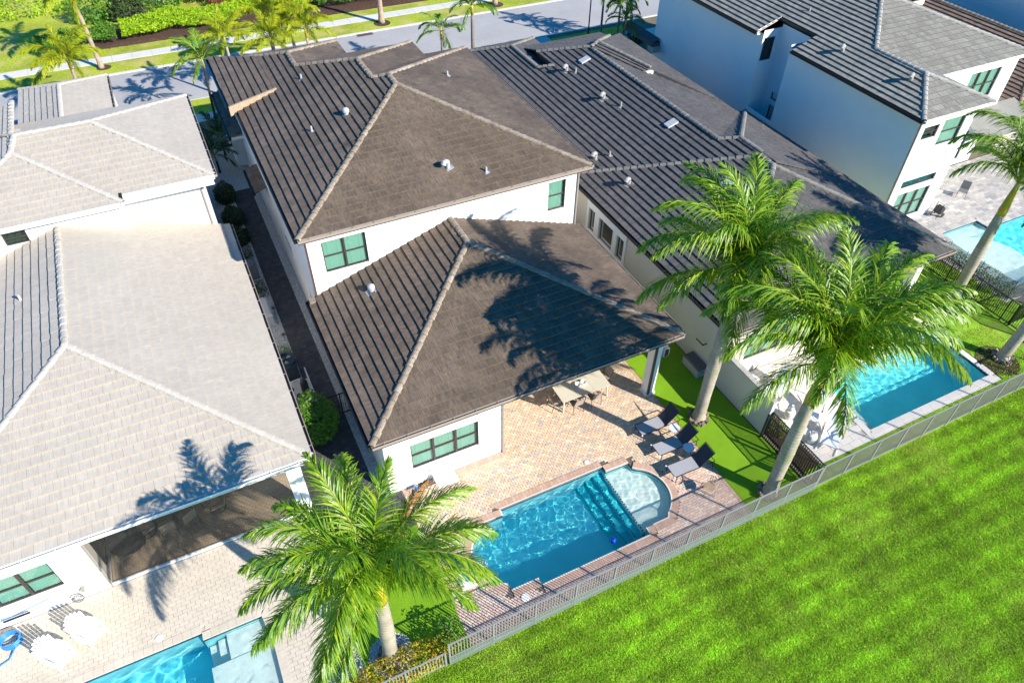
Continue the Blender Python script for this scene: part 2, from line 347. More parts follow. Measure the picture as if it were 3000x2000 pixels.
# ---------------------------------------------------------------- roof tiles
def clip(poly, a, b, c):       # keep a*x+b*y<=c
    out = []
    for i in range(len(poly)):
        p, q = poly[i], poly[(i+1) % len(poly)]; dp = a*p[0]+b*p[1]-c; dq = a*q[0]+b*q[1]-c
        if dp <= 0: out.append(p)
        if dp*dq < 0:
            k = dp/(dp-dq); out.append((p[0]+(q[0]-p[0])*k, p[1]+(q[1]-p[1])*k))
    return out
TW, TE = .335, .366
class Roof:
    """tiles of one house: the 300 nearest whole tiles become parts, the others one joined field"""
    def __init__(s, root, tile, edge, cap):
        s.root = root; s.mats = [tile, edge]; s.cap = cap; s.full = []; s.field = MB(); s.deck = MB(); s.rng = random.Random(len(root.name)*3+5); s.capm = None; s.ncap = 0
        s.capf = MB()
    def face(s, pts, eave, phase=0.):
        """pts convex coplanar ring; eave=(a,b) two 3D points of the eave line, tiles rise from it"""
        P = [Vector(p) for p in pts]; a, b = Vector(eave[0]), Vector(eave[1]); u = (b-a).normalized()
        cen = sum(P, Vector())/len(P); vv = cen-a; vv = (vv-u*vv.dot(u)).normalized(); n = u.cross(vv)
        if n.z < 0: u = -u; n = u.cross(vv)
        q = [((p-a).dot(u), (p-a).dot(vv)) for p in P]
        ar = sum(q[i][0]*q[(i+1) % len(q)][1]-q[(i+1) % len(q)][0]*q[i][1] for i in range(len(q)))
        if ar < 0: q = q[::-1]
        s.deck.face([a+u*x+vv*y-n*.01 for x, y in q])
        vmin, vmax = min(y for x, y in q), max(y for x, y in q); umin, umax = min(x for x, y in q), max(x for x, y in q)
        j0 = math.floor((vmin+1e-4)/TE); rot = Matrix((u, vv, n)).transposed().to_4x4()
        for j in range(j0, math.ceil(vmax/TE)):
            sh = (TW/2 if j % 2 else 0)+phase
            for i in range(math.floor((umin-sh)/TW)-1, math.ceil((umax-sh)/TW)+1):
                x0, x1, y0, y1 = i*TW+sh+.003, (i+1)*TW+sh-.003, j*TE, (j+1)*TE
                pol = [(x0, y0), (x1, y0), (x1, y1), (x0, y1)]
                if x1 < umin or x0 > umax: continue
                for k in range(len(q)):
                    p, r = q[k], q[(k+1) % len(q)]; ex, ey = r[0]-p[0], r[1]-p[1]
                    pol = clip(pol, ey, -ex, ey*p[0]-ex*p[1])
                    if len(pol) < 3: break
                if len(pol) < 3: continue
                A = abs(sum(pol[k][0]*pol[(k+1) % len(pol)][1]-pol[(k+1) % len(pol)][0]*pol[k][1] for k in range(len(pol))))/2
                if A < .002: continue
                t = s.rng.random(); lift = .066+s.rng.random()*.018; tilt = (s.rng.random()-.5)*.006
                if A > TW*TE*.955:
                    o = a+u*x0+vv*y0; s.full.append(((o-CAMP).length, o, rot, t, lift, tilt, x1-x0))
                else: s.tile(s.field, a, u, vv, n, pol, x0, y0, t, lift, tilt)
    @staticmethod
    def tile(mb, a, u, vv, n, pol, x0, y0, t, lift, tilt):
        top = [a+u*x+vv*y+n*(lift*(1-(y-y0)/TE)+.006+tilt*(x-x0)/TW) for x, y in pol]; bot = [a+u*x+vv*y-n*.008 for x, y in pol]
        k = len(pol); b = len(mb.v); mb.v.extend([tuple(p) for p in bot]+[tuple(p) for p in top])
        mb.f.append(tuple(b+k+i for i in range(k))); mb.mi.append(0); mb.t.append(t)
        mb.uv[len(mb.f)-1] = [(x-x0+t*37, y-y0+t*11) for x, y in pol]
        for i in range(k):
            jn = (i+1) % k
            if abs(pol[i][1]-(y0+TE)) < 1e-5 and abs(pol[jn][1]-(y0+TE)) < 1e-5: continue
            mb.f.append((b+i, b+jn, b+k+jn, b+k+i)); mb.mi.append(1 if abs(pol[i][1]-y0) < 1e-5 and abs(pol[jn][1]-y0) < 1e-5 else 0); mb.t.append(t)
            mb.uv[len(mb.f)-1] = [(t*37, 0)]*4
    def caps(s, p, q, w=.14, h=.075, pitch=.38):
        if s.cap == 'pale_cap': w, h = .13, .055
        """overlapping barrel caps running up from p to q"""
        p, q = Vector(p), Vector(q)
        if p.z > q.z: p, q = q, p
        d = (q-p); L = d.length; d.normalize(); side = d.cross(Vector((0, 0, 1))).normalized(); up = side.cross(d); k = max(1, round(L/pitch)); st = L/k
        if s.capm is None:
            mb = MB()
            for nm, y, sc_, z in (('a', 0, 1, .03), ('b', 1.08, .86, 0)):
                pass
            prof = [(-1, -.45), (-.78, .62), (-.3, 1), (.3, 1), (.78, .62), (1, -.45)]
            r0 = [(x*w, 0, z*h+.03) for x, z in prof]; r1 = [(x*w*.86, pitch*1.12, z*h*.86+.0) for x, z in prof]
            for i in range(5): mb.face([r0[i], r0[i+1], r1[i+1], r1[i]][::-1], t=0)
            mb.face(r0[::-1][::-1]); mb.face([(x*.8, y, z*.8) for x, y, z in r0][::-1], t=0)
            s.capm = mb.mesh('ridge_tile', [s.cap])
        for i in range(k):
            o = p+d*(st*i); base = s.root.location
            M = Matrix((side, d, up)).transposed().to_4x4(); M.translation = o-base
            sx = 1+(s.rng.random()-.5)*.1
            M = M @ Matrix.Rotation((s.rng.random()-.5)*.06, 4, 'Z') @ Matrix.Diagonal((sx, st/pitch, sx, 1))
            if s.ncap < 290: link('ridge_tile', s.capm, s.root, mx=M)
            s.ncap += 1
    def done(s):
        s.deck.build('roof_deck', [s.mats[0]], s.root)
        s.full.sort(key=lambda r: r[0]); NV = 12
        near, far = s.full[:298], s.full[298:]
        vm = []
        for i in range(NV):
            mb = MB(); t = (i+.5)/NV
            s.tile(mb, Vector(), Vector((1, 0, 0)), Vector((0, 1, 0)), Vector((0, 0, 1)), [(0, 0), (TW-.006, 0), (TW-.006, TE), (0, TE)], 0, 0, t, .066+.018*((i*5) % NV)/NV, (((i*7) % NV)/NV-.5)*.006)
            vm.append(mb.mesh('roof_tile', s.mats))
        for d, o, rot, t, lift, tilt, wd in near:
            M = rot.copy(); M.translation = o-s.root.location
            link('roof_tile', vm[int(t*NV)], s.root, mx=M)
        for d, o, rot, t, lift, tilt, wd in far:
            c = [Vector(rot.col[i][:3]) for i in range(3)]
            s.tile(s.field, o, c[0], c[1], c[2], [(0, 0), (wd, 0), (wd, TE), (0, TE)], 0, 0, t, lift, tilt)
        kind(s.field.build('roof_tile_field', s.mats, s.root), 'stuff')

def wallgrid(mb, axis, c, a0, a1, z0, z1, holes, nrm, depth=.16, mi=0):
    """outer wall sheet on x=c or y=c with openings and their reveals; nrm = +-1 outward"""
    A = sorted({a0, a1, *[h[0] for h in holes], *[h[1] for h in holes]}); Z = sorted({z0, z1, *[h[2] for h in holes], *[h[3] for h in holes]})
    P = (lambda a, z, d=0: (c-nrm*d, a, z)) if axis == 'x' else (lambda a, z, d=0: (a, c-nrm*d, z))
    for i in range(len(A)-1):
        for j in range(len(Z)-1):
            am, zm = (A[i]+A[i+1])/2, (Z[j]+Z[j+1])/2
            if any(h[0] < am < h[1] and h[2] < zm < h[3] for h in holes): continue
            mb.face([P(A[i], Z[j]), P(A[i+1], Z[j]), P(A[i+1], Z[j+1]), P(A[i], Z[j+1])], mi)
    for h in holes:
        q = [(h[0], h[2]), (h[1], h[2]), (h[1], h[3]), (h[0], h[3])]
        for k in range(4):
            p, r = q[k], q[(k+1) % 4]; mb.face([P(*p), P(*r), P(*r, depth), P(*p, depth)], mi)
def window(root, axis, c, a0, a1, z0, z1, nrm, cols=1, rows=2, blinds=True, frame='bronze', glass='window_glass', fw=.05, sash=True, grid=False):
    """frame > panes, blinds, behind the wall face"""
    P = (lambda a, z, d: (c-nrm*d, a, z)) if axis == 'x' else (lambda a, z, d: (a, c-nrm*d, z))
    def bx(mb, a, b, e, f, d0, d1):
        p, q = P(a, e, d0), P(b, f, d1); mb.box(min(p[0], q[0]), max(p[0], q[0]), min(p[1], q[1]), max(p[1], q[1]), e, f)
    fr = MB(); bx(fr, a0, a1, z0, z0+fw, .07, .13); bx(fr, a0, a1, z1-fw, z1, .07, .13)
    cw = (a1-a0)/cols
    for i in range(cols+1):
        wd = fw if i in (0, cols) else fw*1.7; x = a0+i*cw; l = x if i == 0 else (x-wd if i == cols else x-wd/2); bx(fr, l, l+wd, z0+fw, z1-fw, .072, .128)
    rh = (z1-z0)/rows
    for i in range(cols):
        for j in range(1, rows): bx(fr, a0+i*cw+fw, a0+(i+1)*cw-fw, z0+j*rh-.028, z0+j*rh+.028, .074, .126)
    fo = fr.build('window', [frame], root)
    off = root.location if root.get('_w') else None
    for i in range(cols):
        for j in range(rows):
            g = MB(); g.face([P(a0+i*cw+.03, z0+j*rh+.03, .10), P(a0+(i+1)*cw-.03, z0+j*rh+.03, .10), P(a0+(i+1)*cw-.03, z0+(j+1)*rh-.03, .10), P(a0+i*cw+.03, z0+(j+1)*rh-.03, .10)])
            g.build('pane', [glass], fo, off=off)
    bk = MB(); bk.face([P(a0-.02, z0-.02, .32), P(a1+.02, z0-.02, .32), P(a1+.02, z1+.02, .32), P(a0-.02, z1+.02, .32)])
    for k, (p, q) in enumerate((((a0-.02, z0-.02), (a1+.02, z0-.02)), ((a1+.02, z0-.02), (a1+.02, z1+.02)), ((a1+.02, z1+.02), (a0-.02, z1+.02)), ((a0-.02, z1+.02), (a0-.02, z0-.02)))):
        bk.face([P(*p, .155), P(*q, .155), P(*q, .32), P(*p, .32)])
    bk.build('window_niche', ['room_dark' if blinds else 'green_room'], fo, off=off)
    if blinds:
        b = MB(); z = z0+.05
        while z < z1-.04:
            for i in range(cols):
                p, q = P(a0+i*cw+.05, z, .17), P(a0+(i+1)*cw-.05, z+.03, .21)
                b.box(min(p[0], q[0]), max(p[0], q[0]), min(p[1], q[1]), max(p[1], q[1]), z, z+.034)
            z += .052
        for i in range(cols):
            for fx in (.27, .73):
                p, q = P(a0+(i+fx)*cw-.015, z0+.04, .163), P(a0+(i+fx)*cw+.015, z1-.04, .168)
                b.box(min(p[0], q[0]), max(p[0], q[0]), min(p[1], q[1]), max(p[1], q[1]), z0+.04, z1-.04)
        b.build('blind', ['blind'], fo, off=off)
def gutter(root, p, q, nrm, mats=('taupe_metal', 'brown_metal'), side=.13):
    """open trough hung on an eave from p to q; nrm = outward 2D"""
    p, q = Vector(p), Vector(q); n = Vector((nrm[0], nrm[1], 0)); d = (q-p).normalized(); mb = MB(); L = (q-p).length; Z = Vector((0, 0, 1))
    for off, zc, hw, hh, mi in ((side, -.03, .008, .055, 0), (.005, -.05, .008, .075, 0), (side/2, -.115, side/2+.008, .006, 1), (side+.008, -.11, .010, .02, 1), (side+.004, .022, .014, .008, 0)):
        mb.obox(p+(q-p)/2+n*off+Z*zc, d, n, Z, L/2, hw, hh, mi)
    for e in (p, q): mb.obox(e+n*side/2-Z*.05, d, n, Z, .006, side/2, .06, 0)
    k = max(1, int(L/.92))
    for i in range(k): mb.obox(p+d*(L*(i+.5)/k)+n*side/2+Z*.018, d, n, Z, .012, side/2+.012, .008, 0)
    mb.build('gutter', list(mats), root)
def vent(root, p, kind_, mk='vent_white', ax=(-1, 0, 0)):
    p = Vector(p); mb = MB()
    if kind_ == 'dome':
        mb.obox(p+Vector((0, 0, .02)), (1, 0, .345), (0, 1, 0), (-.345, 0, 1), .24, .2, .015)
        mb.lathe([(.11, 0), (.11, .2)], p, 12); mb.lathe([(.16, .18), (.165, .26), (.15, .33), (.09, .38), (.03, .40)], p, 14)
        mb.build('roof_vent', [mk], root, smooth=False)
    elif kind_ == 'goose':
        mb.obox(p+Vector((0, 0, .02)), (1, 0, .345), (0, 1, 0), (-.345, 0, 1), .22, .18, .012)
        pts = [p+Vector(v) for v in ((0, 0, 0), (0, 0, .26), (-.03, -.03, .36), (-.11, -.06, .42), (-.20, -.08, .40), (-.25, -.09, .30))]
        mb.tube(pts, [.10, .10, .105, .11, .12, .13], 10); mb.build('roof_vent', [mk], root)
    elif kind_ == 'pipe':
        mb.obox(p+Vector((0, 0, .02)), (1, 0, .345), (0, 1, 0), (-.345, 0, 1), .13, .12, .012); mb.lathe([(.075, 0), (.05, .1), (.045, .30), (.04, .30)], p, 10)
        mb.build('vent_pipe', [mk], root)
# ---------------------------------------------------------------- outlines of the pools
def arc(cx, cy, r, a0, a1, n, ry=None):
    ry = r if ry is None else ry
    return [(cx+r*math.cos(R(a0+(a1-a0)*i/n)), cy+ry*math.sin(R(a0+(a1-a0)*i/n))) for i in range(n+1)]
POOL_A = [(6.60, 10.36), (11.22, 10.36), (11.25, 10.68), (12.28, 10.68)]+arc(11.75, 12.0, 1.31, -60, 60, 16)+[(12.28, 13.25), (12.28, 13.55), (11.21, 13.57), (11.19, 13.83), (6.56, 13.83), (6.55, 13.56), (5.62, 13.56)]+arc(6.0, 12.1, 1.27, 112, 248, 14)+[(5.53, 10.66), (6.60, 10.64)]
POOL_L = [(-12.5, 10.6), (-2.45, 10.6), (-2.45, 12.4), (-2.62, 13.6), (-4.57, 13.6), (-4.57, 13.87), (-12.5, 13.87)]
POOL_B = [(22.6, 10.45), (30.15, 10.45), (30.15, 13.7), (22.75, 13.7)]
POOL_C = [(35.95, 14.4), (46.5, 14.4), (46.5, 18.62), (42.0, 18.62), (40.42, 18.62), (40.42, 19.4), (37.4, 19.4), (37.4, 18.62), (35.95, 18.62)]
def inside(p, P):
    c = False; x, y = p
    for i in range(len(P)):
        a, b = P[i], P[(i+1) % len(P)]
        if (a[1] > y) != (b[1] > y) and x < (b[0]-a[0])*(y-a[1])/(b[1]-a[1])+a[0]: c = not c
    return c
def dist(p, P):
    best = 9e9
    for i in range(len(P)):
        a, b = P[i], P[(i+1) % len(P)]; dx, dy = b[0]-a[0], b[1]-a[1]; t = max(0, min(1, ((p[0]-a[0])*dx+(p[1]-a[1])*dy)/(dx*dx+dy*dy+1e-12)))
        best = min(best, math.hypot(p[0]-a[0]-dx*t, p[1]-a[1]-dy*t))
    return best
def rect(x0, x1, y0, y1): return [(x0, y0), (x1, y0), (x1, y1), (x0, y1)]
def grow(P, g): xs = [p[0] for p in P]; ys = [p[1] for p in P]; return rect(min(xs)-g, max(xs)+g, min(ys)-g, max(ys)+g)

# ---------------------------------------------------------------- ground, street
struct('ground', MB().poly(rect(-220, 260, -160, 320), -.045, [grow(P, .15) for P in (POOL_A, POOL_L, POOL_B, POOL_C)]), 'bare_ground')
struct('rear_lawn', MB().poly(rect(-60, 110, -80, 9.28), -.004), 'lawn')
struct('side_turf', MB().poly(rect(15.36, 18.14, 9.3, 24), .0), 'turf')
struct('palm_corner_turf', MB().poly(rect(.05, 3.45, 9.3, 14.6), .0), 'turf')
struct('side_strip_grass', MB().poly([(18.4, 9.28), (36, 9.28), (36, 13.9), (33.5, 24), (30.5, 24), (30.5, 10.02), (18.4, 10.02)], .0), 'lawn')
struct('front_verge', MB().poly(rect(-60, 110, 61.75, 64.05), .0).poly(rect(-60, 110, 65.3, 67.2), .0), 'verge')
struct('far_grass', MB().poly(rect(-80, 130, 67.2, 170), -.006), 'verge')
struct('near_verge', MB().poly([(.86, 52.25), (8, 52.25), (8, 54.45), (.86, 54.6)], .0).poly([(30.36, 52.3), (37.45, 52.3), (37.45, 53.83), (30.29, 53.74)], .0), 'verge')
rd = struct('road', MB().poly(rect(-80, 130, 54.75, 61.5), -.03), 'road')
kb = MB()
for x0 in range(-30, 80, 3):
    kb.box(x0+.01, x0+2.99, 61.5, 61.75, -.05, .03); kb.box(x0+.01, x0+2.99, 54.5, 54.74, -.05, -.005)
struct('kerb', kb, 'sidewalk')
sw = struct('sidewalk', MB().poly(rect(-60, 110, 64.05, 65.3), -.01).poly(rect(-60, 110, 50.9, 52.2), -.01), 'gravel_bed')
slm = MB().box(-.74, .74, -.62, .62, -.02, .02).mesh('slab', ['sidewalk'])
for i in range(30): link('slab', slm, sw, loc=(-14+i*1.5+.74, 64.67, .0))
for i in range(30): link('slab', slm, sw, loc=(-2+i*1.5, 51.55, .0))
dv = struct('driveway', MB().poly(rect(-12.5, -6.0, 44, 54.5), -.008).poly(rect(8.2, 16, 44, 54.5), -.008).poly([(24, 45), (30.2, 45), (30.3, 54.4), (24, 54.4)], -.008), 'concrete')
kind(MB().box(15.6, 17.0, 60.95, 61.5, -.028, -.02).build('storm_drain', 'brown_metal'), 'structure')['kind'] = 'structure'
struct('planting_bed', MB().poly([(-4.8, 67.0), (24, 66.6), (34, 67.2), (34, 72), (-4.8, 71)], .004), 'mulch')
struct('side_gravel', MB().poly(rect(.1, 1.43, 22, 47), .004).poly(rect(2.55, 3.02, 16.3, 47), .004).poly(rect(1.43, 2.55, 41, 47), .004), 'gravel_bed')
struct('house_gap_ground', MB().poly(rect(16.3, 18.2, 22, 46), -.002).poly(rect(30.4, 34, 24.3, 48), -.002), 'bare_ground')

# pebbles one can tell apart only as a mass
def pebbles(name, regions, n, mt, s0, s1, z=.012):
    mb = MB(); rg = random.Random(3)
    tot = sum((r[1]-r[0])*(r[3]-r[2]) for r in regions)
    for r in regions:
        for _ in range(int(n*(r[1]-r[0])*(r[3]-r[2])/tot)):
            x, y = rg.uniform(r[0], r[1]), rg.uniform(r[2], r[3]); s = rg.uniform(s0, s1); a = rg.random()*3; k = 4
            ring = [(x+s*math.cos(a+i*1.57)*rg.uniform(.7, 1.2), y+s*math.sin(a+i*1.57)*rg.uniform(.7, 1.2)) for i in range(k)]
            top = (x+rg.uniform(-.2, .2)*s, y+rg.uniform(-.2, .2)*s, z+s*.7); t = rg.random()
            for i in range(k): mb.face([(*ring[i], z-.01), (*ring[(i+1) % k], z-.01), top], t=t)
    return kind(mb.build(name, mt), 'stuff')
pebbles('side_gravel_pebbles', [(.15, 1.42, 22, 42), (2.56, 3.0, 16.4, 42)], 16000, 'gravel', .018, .034)
pebbles('mulch_chips', [(-4.6, 5, 66.9, 67.7), (12, 24, 66.9, 67.9), (5, 12, 66.9, 67.9)], 2500, 'mulch', .04, .09)
def tree_ring(x, y, r, nm='mulch_ring', mt='mulch', cm=('mulch', 400, .02, .05), rh=0):
    struct(nm, MB().poly([(x+r*math.cos(a*.3927), y+r*math.sin(a*.3927)) for a in range(16)], .008), mt)
for x, y, r in ((-4.2, 63.2, .55), (18.46, 63.0, .75), (29.5, 63.0, .75), (31.3, 10.95, 1.0)): tree_ring(x, y, r)
tree_ring(.95, 10.35, .75, 'gravel_ring', 'gravel_bed')
mb = MB(); rg = random.Random(9)
for _ in range(900):
    a, rr = rg.random()*6.28, .76*math.sqrt(rg.random()); x, y, s = .95+rr*math.cos(a), 10.35+rr*math.sin(a), rg.uniform(.018, .035); t = rg.random()
    ring = [(x+s*math.cos(i*1.57+a), y+s*math.sin(i*1.57+a), .006) for i in range(4)]
    for i in range(4): mb.face([ring[i], ring[(i+1) % 4], (x, y, .012+s*.7)], t=t)
kind(mb.build('gravel_ring_pebbles', 'gravel'), 'stuff')

# ---------------------------------------------------------------- pavers
def pavers(root, name, x0, x1, y0, y1, ln, wd, mt, skip=None, along='x', gap=.007, z=0., limit=298, seed=1, bond=.5, th=.03, tintf=None):
    rg = random.Random(seed); cand = []
    if along == 'x': A0, A1, B0, B1 = x0, x1, y0, y1
    else: A0, A1, B0, B1 = y0, y1, x0, x1
    nb = round((B1-B0)/wd); wd2 = (B1-B0)/nb
    for j in range(nb):
        a = A0-(ln*bond if j % 2 else 0)
        while a < A1-1e-4:
            p, q = max(a, A0), min(a+ln, A1); a += ln
            if q-p < .02: continue
            b0 = B0+j*wd2; r = (p, q, b0, b0+wd2) if along == 'x' else (b0, b0+wd2, p, q)
            c = ((r[0]+r[1])/2, (r[2]+r[3])/2)
            if skip and skip(c): continue
            full = q-p > ln-1e-4; cand.append((full, (Vector((*c, 0))-CAMP).length, c, r, rg.random(), rg.uniform(-.0025, .0025)))
    fulls = sorted([k for k in cand if k[0]], key=lambda k: k[1]); near = fulls[:limit]; ids = {id(k) for k in near}
    NV = 16; vm = []
    hx, hy = (ln/2-gap/2, wd2/2-gap/2) if along == 'x' else (wd2/2-gap/2, ln/2-gap/2)
    for i in range(NV):
        m_ = MB(); s = .006; m_.hull([(a*hx, b*hy, -th) for a, b in ((-1, -1), (1, -1), (1, 1), (-1, 1))], [(a*(hx-s), b*(hy-s), 0) for a, b in ((-1, -1), (1, -1), (1, 1), (-1, 1))], t=(i+.5)/NV, bottom=False); vm.append(m_.mesh('paver', [mt]))
    for k in near: link('paver', vm[int(k[4]*NV)], root, loc=(k[2][0], k[2][1], z+k[5]))
    f = MB()
    for k in cand:
        if id(k) in ids: continue
        r = k[3]; g = gap/2; q = [(r[0]+g, r[2]+g), (r[1]-g, r[2]+g), (r[1]-g, r[3]-g), (r[0]+g, r[3]-g)]
        s = .005; c = k[2]
        f.hull([(*p, z-th) for p in q], [(p[0]+(s if p[0] < c[0] else -s), p[1]+(s if p[1] < c[1] else -s), z+k[5]) for p in q], t=k[4], bottom=False)
    if f.f: kind(f.build(name, mt, root), 'stuff')

pat = struct('patio', MB().poly(rect(3.4, 15.34, 9.3, 20.6), -.022, [POOL_A]), 'mortar')
def skA(c):
    if c[0] < 7.9 and c[1] > 16.28: return True
    if c[0] < 4.6 and 0: return True
    return inside(c, POOL_A) or dist(c, POOL_A) < .27
def pinkzone(c): return c[1] < 10.9 or (c[0] > 12.2 and c[1] < 12.2)
pavers(pat, 'tan_paver_field', 3.45, 15.2, 10.4, 20.5, .21, .105, 'tan_paver', lambda c: skA(c) or pinkzone(c), seed=3)
pavers(pat, 'pink_paver_field', 3.45, 15.2, 9.32, 12.2, .21, .105, 'pink_paver', lambda c: skA(c) or not pinkzone(c), seed=4, limit=0)
mb = MB()
for i in range(int((20.4-9.35)/.107)):
    y = 9.35+i*.107; mb.box(15.205, 15.34, y, y+.1, -.03, .003, t=rnd.random(), bottom=False)
for i in range(int((7.8-3.5)/.107)):
    x = 3.5+i*.107; mb.box(x, x+.1, 16.02, 16.26, -.03, .006, t=rnd.random(), bottom=False)
for i in range(int((20.4-16.3)/.107)):
    y = 16.3+i*.107; mb.box(7.86, 8.06, y, y+.1, -.03, .006, t=rnd.random(), bottom=False)
kind(mb.build('border_pavers', 'coping', pat), 'stuff')

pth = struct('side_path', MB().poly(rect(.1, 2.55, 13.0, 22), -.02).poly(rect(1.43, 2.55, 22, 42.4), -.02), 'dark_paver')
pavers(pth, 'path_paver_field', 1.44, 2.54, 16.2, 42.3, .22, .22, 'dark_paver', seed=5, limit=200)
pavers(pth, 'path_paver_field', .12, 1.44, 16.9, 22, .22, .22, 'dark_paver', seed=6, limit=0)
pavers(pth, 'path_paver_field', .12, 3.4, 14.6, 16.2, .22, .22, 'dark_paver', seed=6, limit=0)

lp = struct('left_patio', MB().poly(rect(-16, .06, 9.3, 16.92), -.022, [POOL_L]), 'cream_joint')
pavers(lp, 'left_patio_paver_field', -13, .05, 9.32, 16.9, .30, .15, 'cream_paver', lambda c: inside(c, POOL_L) or dist(c, POOL_L) < .2, seed=8, gap=.004)
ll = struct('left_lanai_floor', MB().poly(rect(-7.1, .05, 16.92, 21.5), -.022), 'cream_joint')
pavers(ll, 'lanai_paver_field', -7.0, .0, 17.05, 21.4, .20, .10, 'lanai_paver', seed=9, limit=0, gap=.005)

bd = struct('right_pool_deck', MB().poly([(18.42, 10.02), (30.45, 10.02), (30.45, 21), (18.42, 21)], -.022, [POOL_B]), 'cream_joint')
pavers(bd, 'deck_paver_field', 19.45, 30.42, 10.04, 15.45, .60, .30, 'white_deck', lambda c: inside(c, POOL_B) or dist(c, POOL_B) < .2, seed=10, gap=.004, limit=290)
struct('bougainvillea_bed', MB().poly(rect(18.42, 19.4, 10.02, 15.4), .002), 'mulch')
cp = struct('far_right_patio', MB().poly(rect(35.3, 50, 12.5, 24.5), -.022, [POOL_C]), 'mortar')
pavers(cp, 'far_patio_paver_field', 35.4, 48, 13.6, 24.4, .46, .23, 'grey_paver', lambda c: inside(c, POOL_C) or dist(c, POOL_C) < .1, seed=12, gap=.008)

# ---------------------------------------------------------------- pools
def shell(root, P, depth, mt='pool_plaster', floor='pool_deep'):
    mb = MB(); n = len(P)
    for i in range(n):
        a, b = P[i], P[(i+1) % n]
        mb.face([(*a, -.03), (*b, -.03), (*b, -.20), (*a, -.20)], 2)
        mb.face([(*a, -.20), (*b, -.20), (*b, -depth), (*a, -depth)], 0)
    mb.poly(P, -depth, mi=1); mb.build('pool_shell', [mt, floor, 'tile_line'], root)
def ripple(x, y, rg): return sum(a*math.sin(kx*x+ky*y+p) for a, kx, ky, p in rg)
WATER = []
def water(root, x0, x1, y0, y1, z, st, amp, seed, clipf=None):
    rg = random.Random(seed); W = []
    for i in range(30):
        L = rg.uniform(.16, .8); k = 6.283/L; th = rg.uniform(0, 6.283); W.append((amp*L*rg.uniform(.5, 1), k*math.cos(th), k*math.sin(th), rg.uniform(0, 6.28)))
    nx, ny = int((x1-x0)/st), int((y1-y0)/st)
    X, Y = np.meshgrid(np.linspace(x0, x1, nx+1), np.linspace(y0, y1, ny+1), indexing='ij'); Z = np.full_like(X, z)
    for a, kx, ky, p in W: Z += a*np.sin(kx*X+ky*Y+p+.6*np.sin(.9*X+1.3*Y+p))
    me = bpy.data.meshes.new('water'); V = np.stack([X, Y, Z], -1).reshape(-1, 3)
    I = np.arange((nx+1)*(ny+1)).reshape(nx+1, ny+1); Fq = np.stack([I[:-1, :-1], I[1:, :-1], I[1:, 1:], I[:-1, 1:]], -1).reshape(-1, 4)
    me.vertices.add(len(V)); me.vertices.foreach_set('co', V.ravel()); me.loops.add(Fq.size); me.loops.foreach_set('vertex_index', Fq.ravel())
    me.polygons.add(len(Fq)); me.polygons.foreach_set('loop_start', np.arange(0, Fq.size, 4)); me.polygons.foreach_set('loop_total', np.full(len(Fq), 4)); me.polygons.foreach_set('use_smooth', np.ones(len(Fq), bool))
    me.update(); me.validate(); me.materials.append(MAT['water']); o = link('water', me, root); o.location = -root.location; o.cycles.is_caustics_caster = True; WATER.append(o)
def coping(root, P, width, mt, step=.155, z=.014, nose=None, sel=None, limit=298, off=0.0):
    n = len(P); a2 = sum(P[i][0]*P[(i+1) % n][1]-P[(i+1) % n][0]*P[i][1] for i in range(n)); P = P if a2 > 0 else P[::-1]
    cnt = 0; f = MB(); nb = MB()
    for i in range(n):
        a, b = Vector((*P[i], 0)), Vector((*P[(i+1) % n], 0)); L = (b-a).length
        if L < .01: continue
        d = (b-a)/L; o = Vector((d.y, -d.x, 0)); prev = Vector((*P[i-1], 0)); nxt = Vector((*P[(i+2) % n], 0))
        mid = (a+b)/2
        if sel and not sel(mid): continue
        c0 = (a-prev).normalized().cross(d).z; c1 = d.cross((nxt-b).normalized()).z   # >0 convex corner
        if c0 < -.5:
            if L <= width+.02: continue
            a = a+d*width; L -= width
        k = max(1, round(L/step)); s = L/k
        for j in range(k):
            p, q = a+d*(j*s+.003), a+d*((j+1)*s-.003); t = rnd.random()
            e0 = d*(-width*.5*c0) if j == 0 and .02 < c0 < .8 else Vector(); e1 = d*(width*.5*c1) if j == k-1 and .02 < c1 < .8 else Vector()
            bot = [p-o*.02, q-o*.02, q+o*width+e1, p+o*width+e0]
            if c1 >= .8 and j == k-1: bot[2] = q+o*width+d*width; bot[1] = q-o*.02+d*(width if False else 0)
            g = f if cnt >= limit else MB()
            bb = [v-root.location for v in bot]; bb = [Vector((v.x, v.y, 0)) for v in bb]; zj = z+(cnt % 7)*.0006
            g.hull([v+Vector((0, 0, -.035)) for v in bb][::-1], [v+Vector((0, 0, zj)) for v in bb][::-1], t=t, bottom=False)
            if cnt < limit: link('coping_stone', g.mesh('coping_stone', [mt]), root)
            cnt += 1
        if nose:
            q = [a-o*.02, b-o*.02, b+o*.03, a+o*.03]; nb.hull([v-root.location+Vector((0, 0, -.05)) for v in q][::-1], [v-root.location+Vector((0, 0, z+.004)) for v in q][::-1], bottom=False)
    if f.f: kind(f.build('coping_field', mt, root, off=(0, 0, 0)), 'stuff')
    if nose: nb.build('coping_nose', nose, root, off=(0, 0, 0))

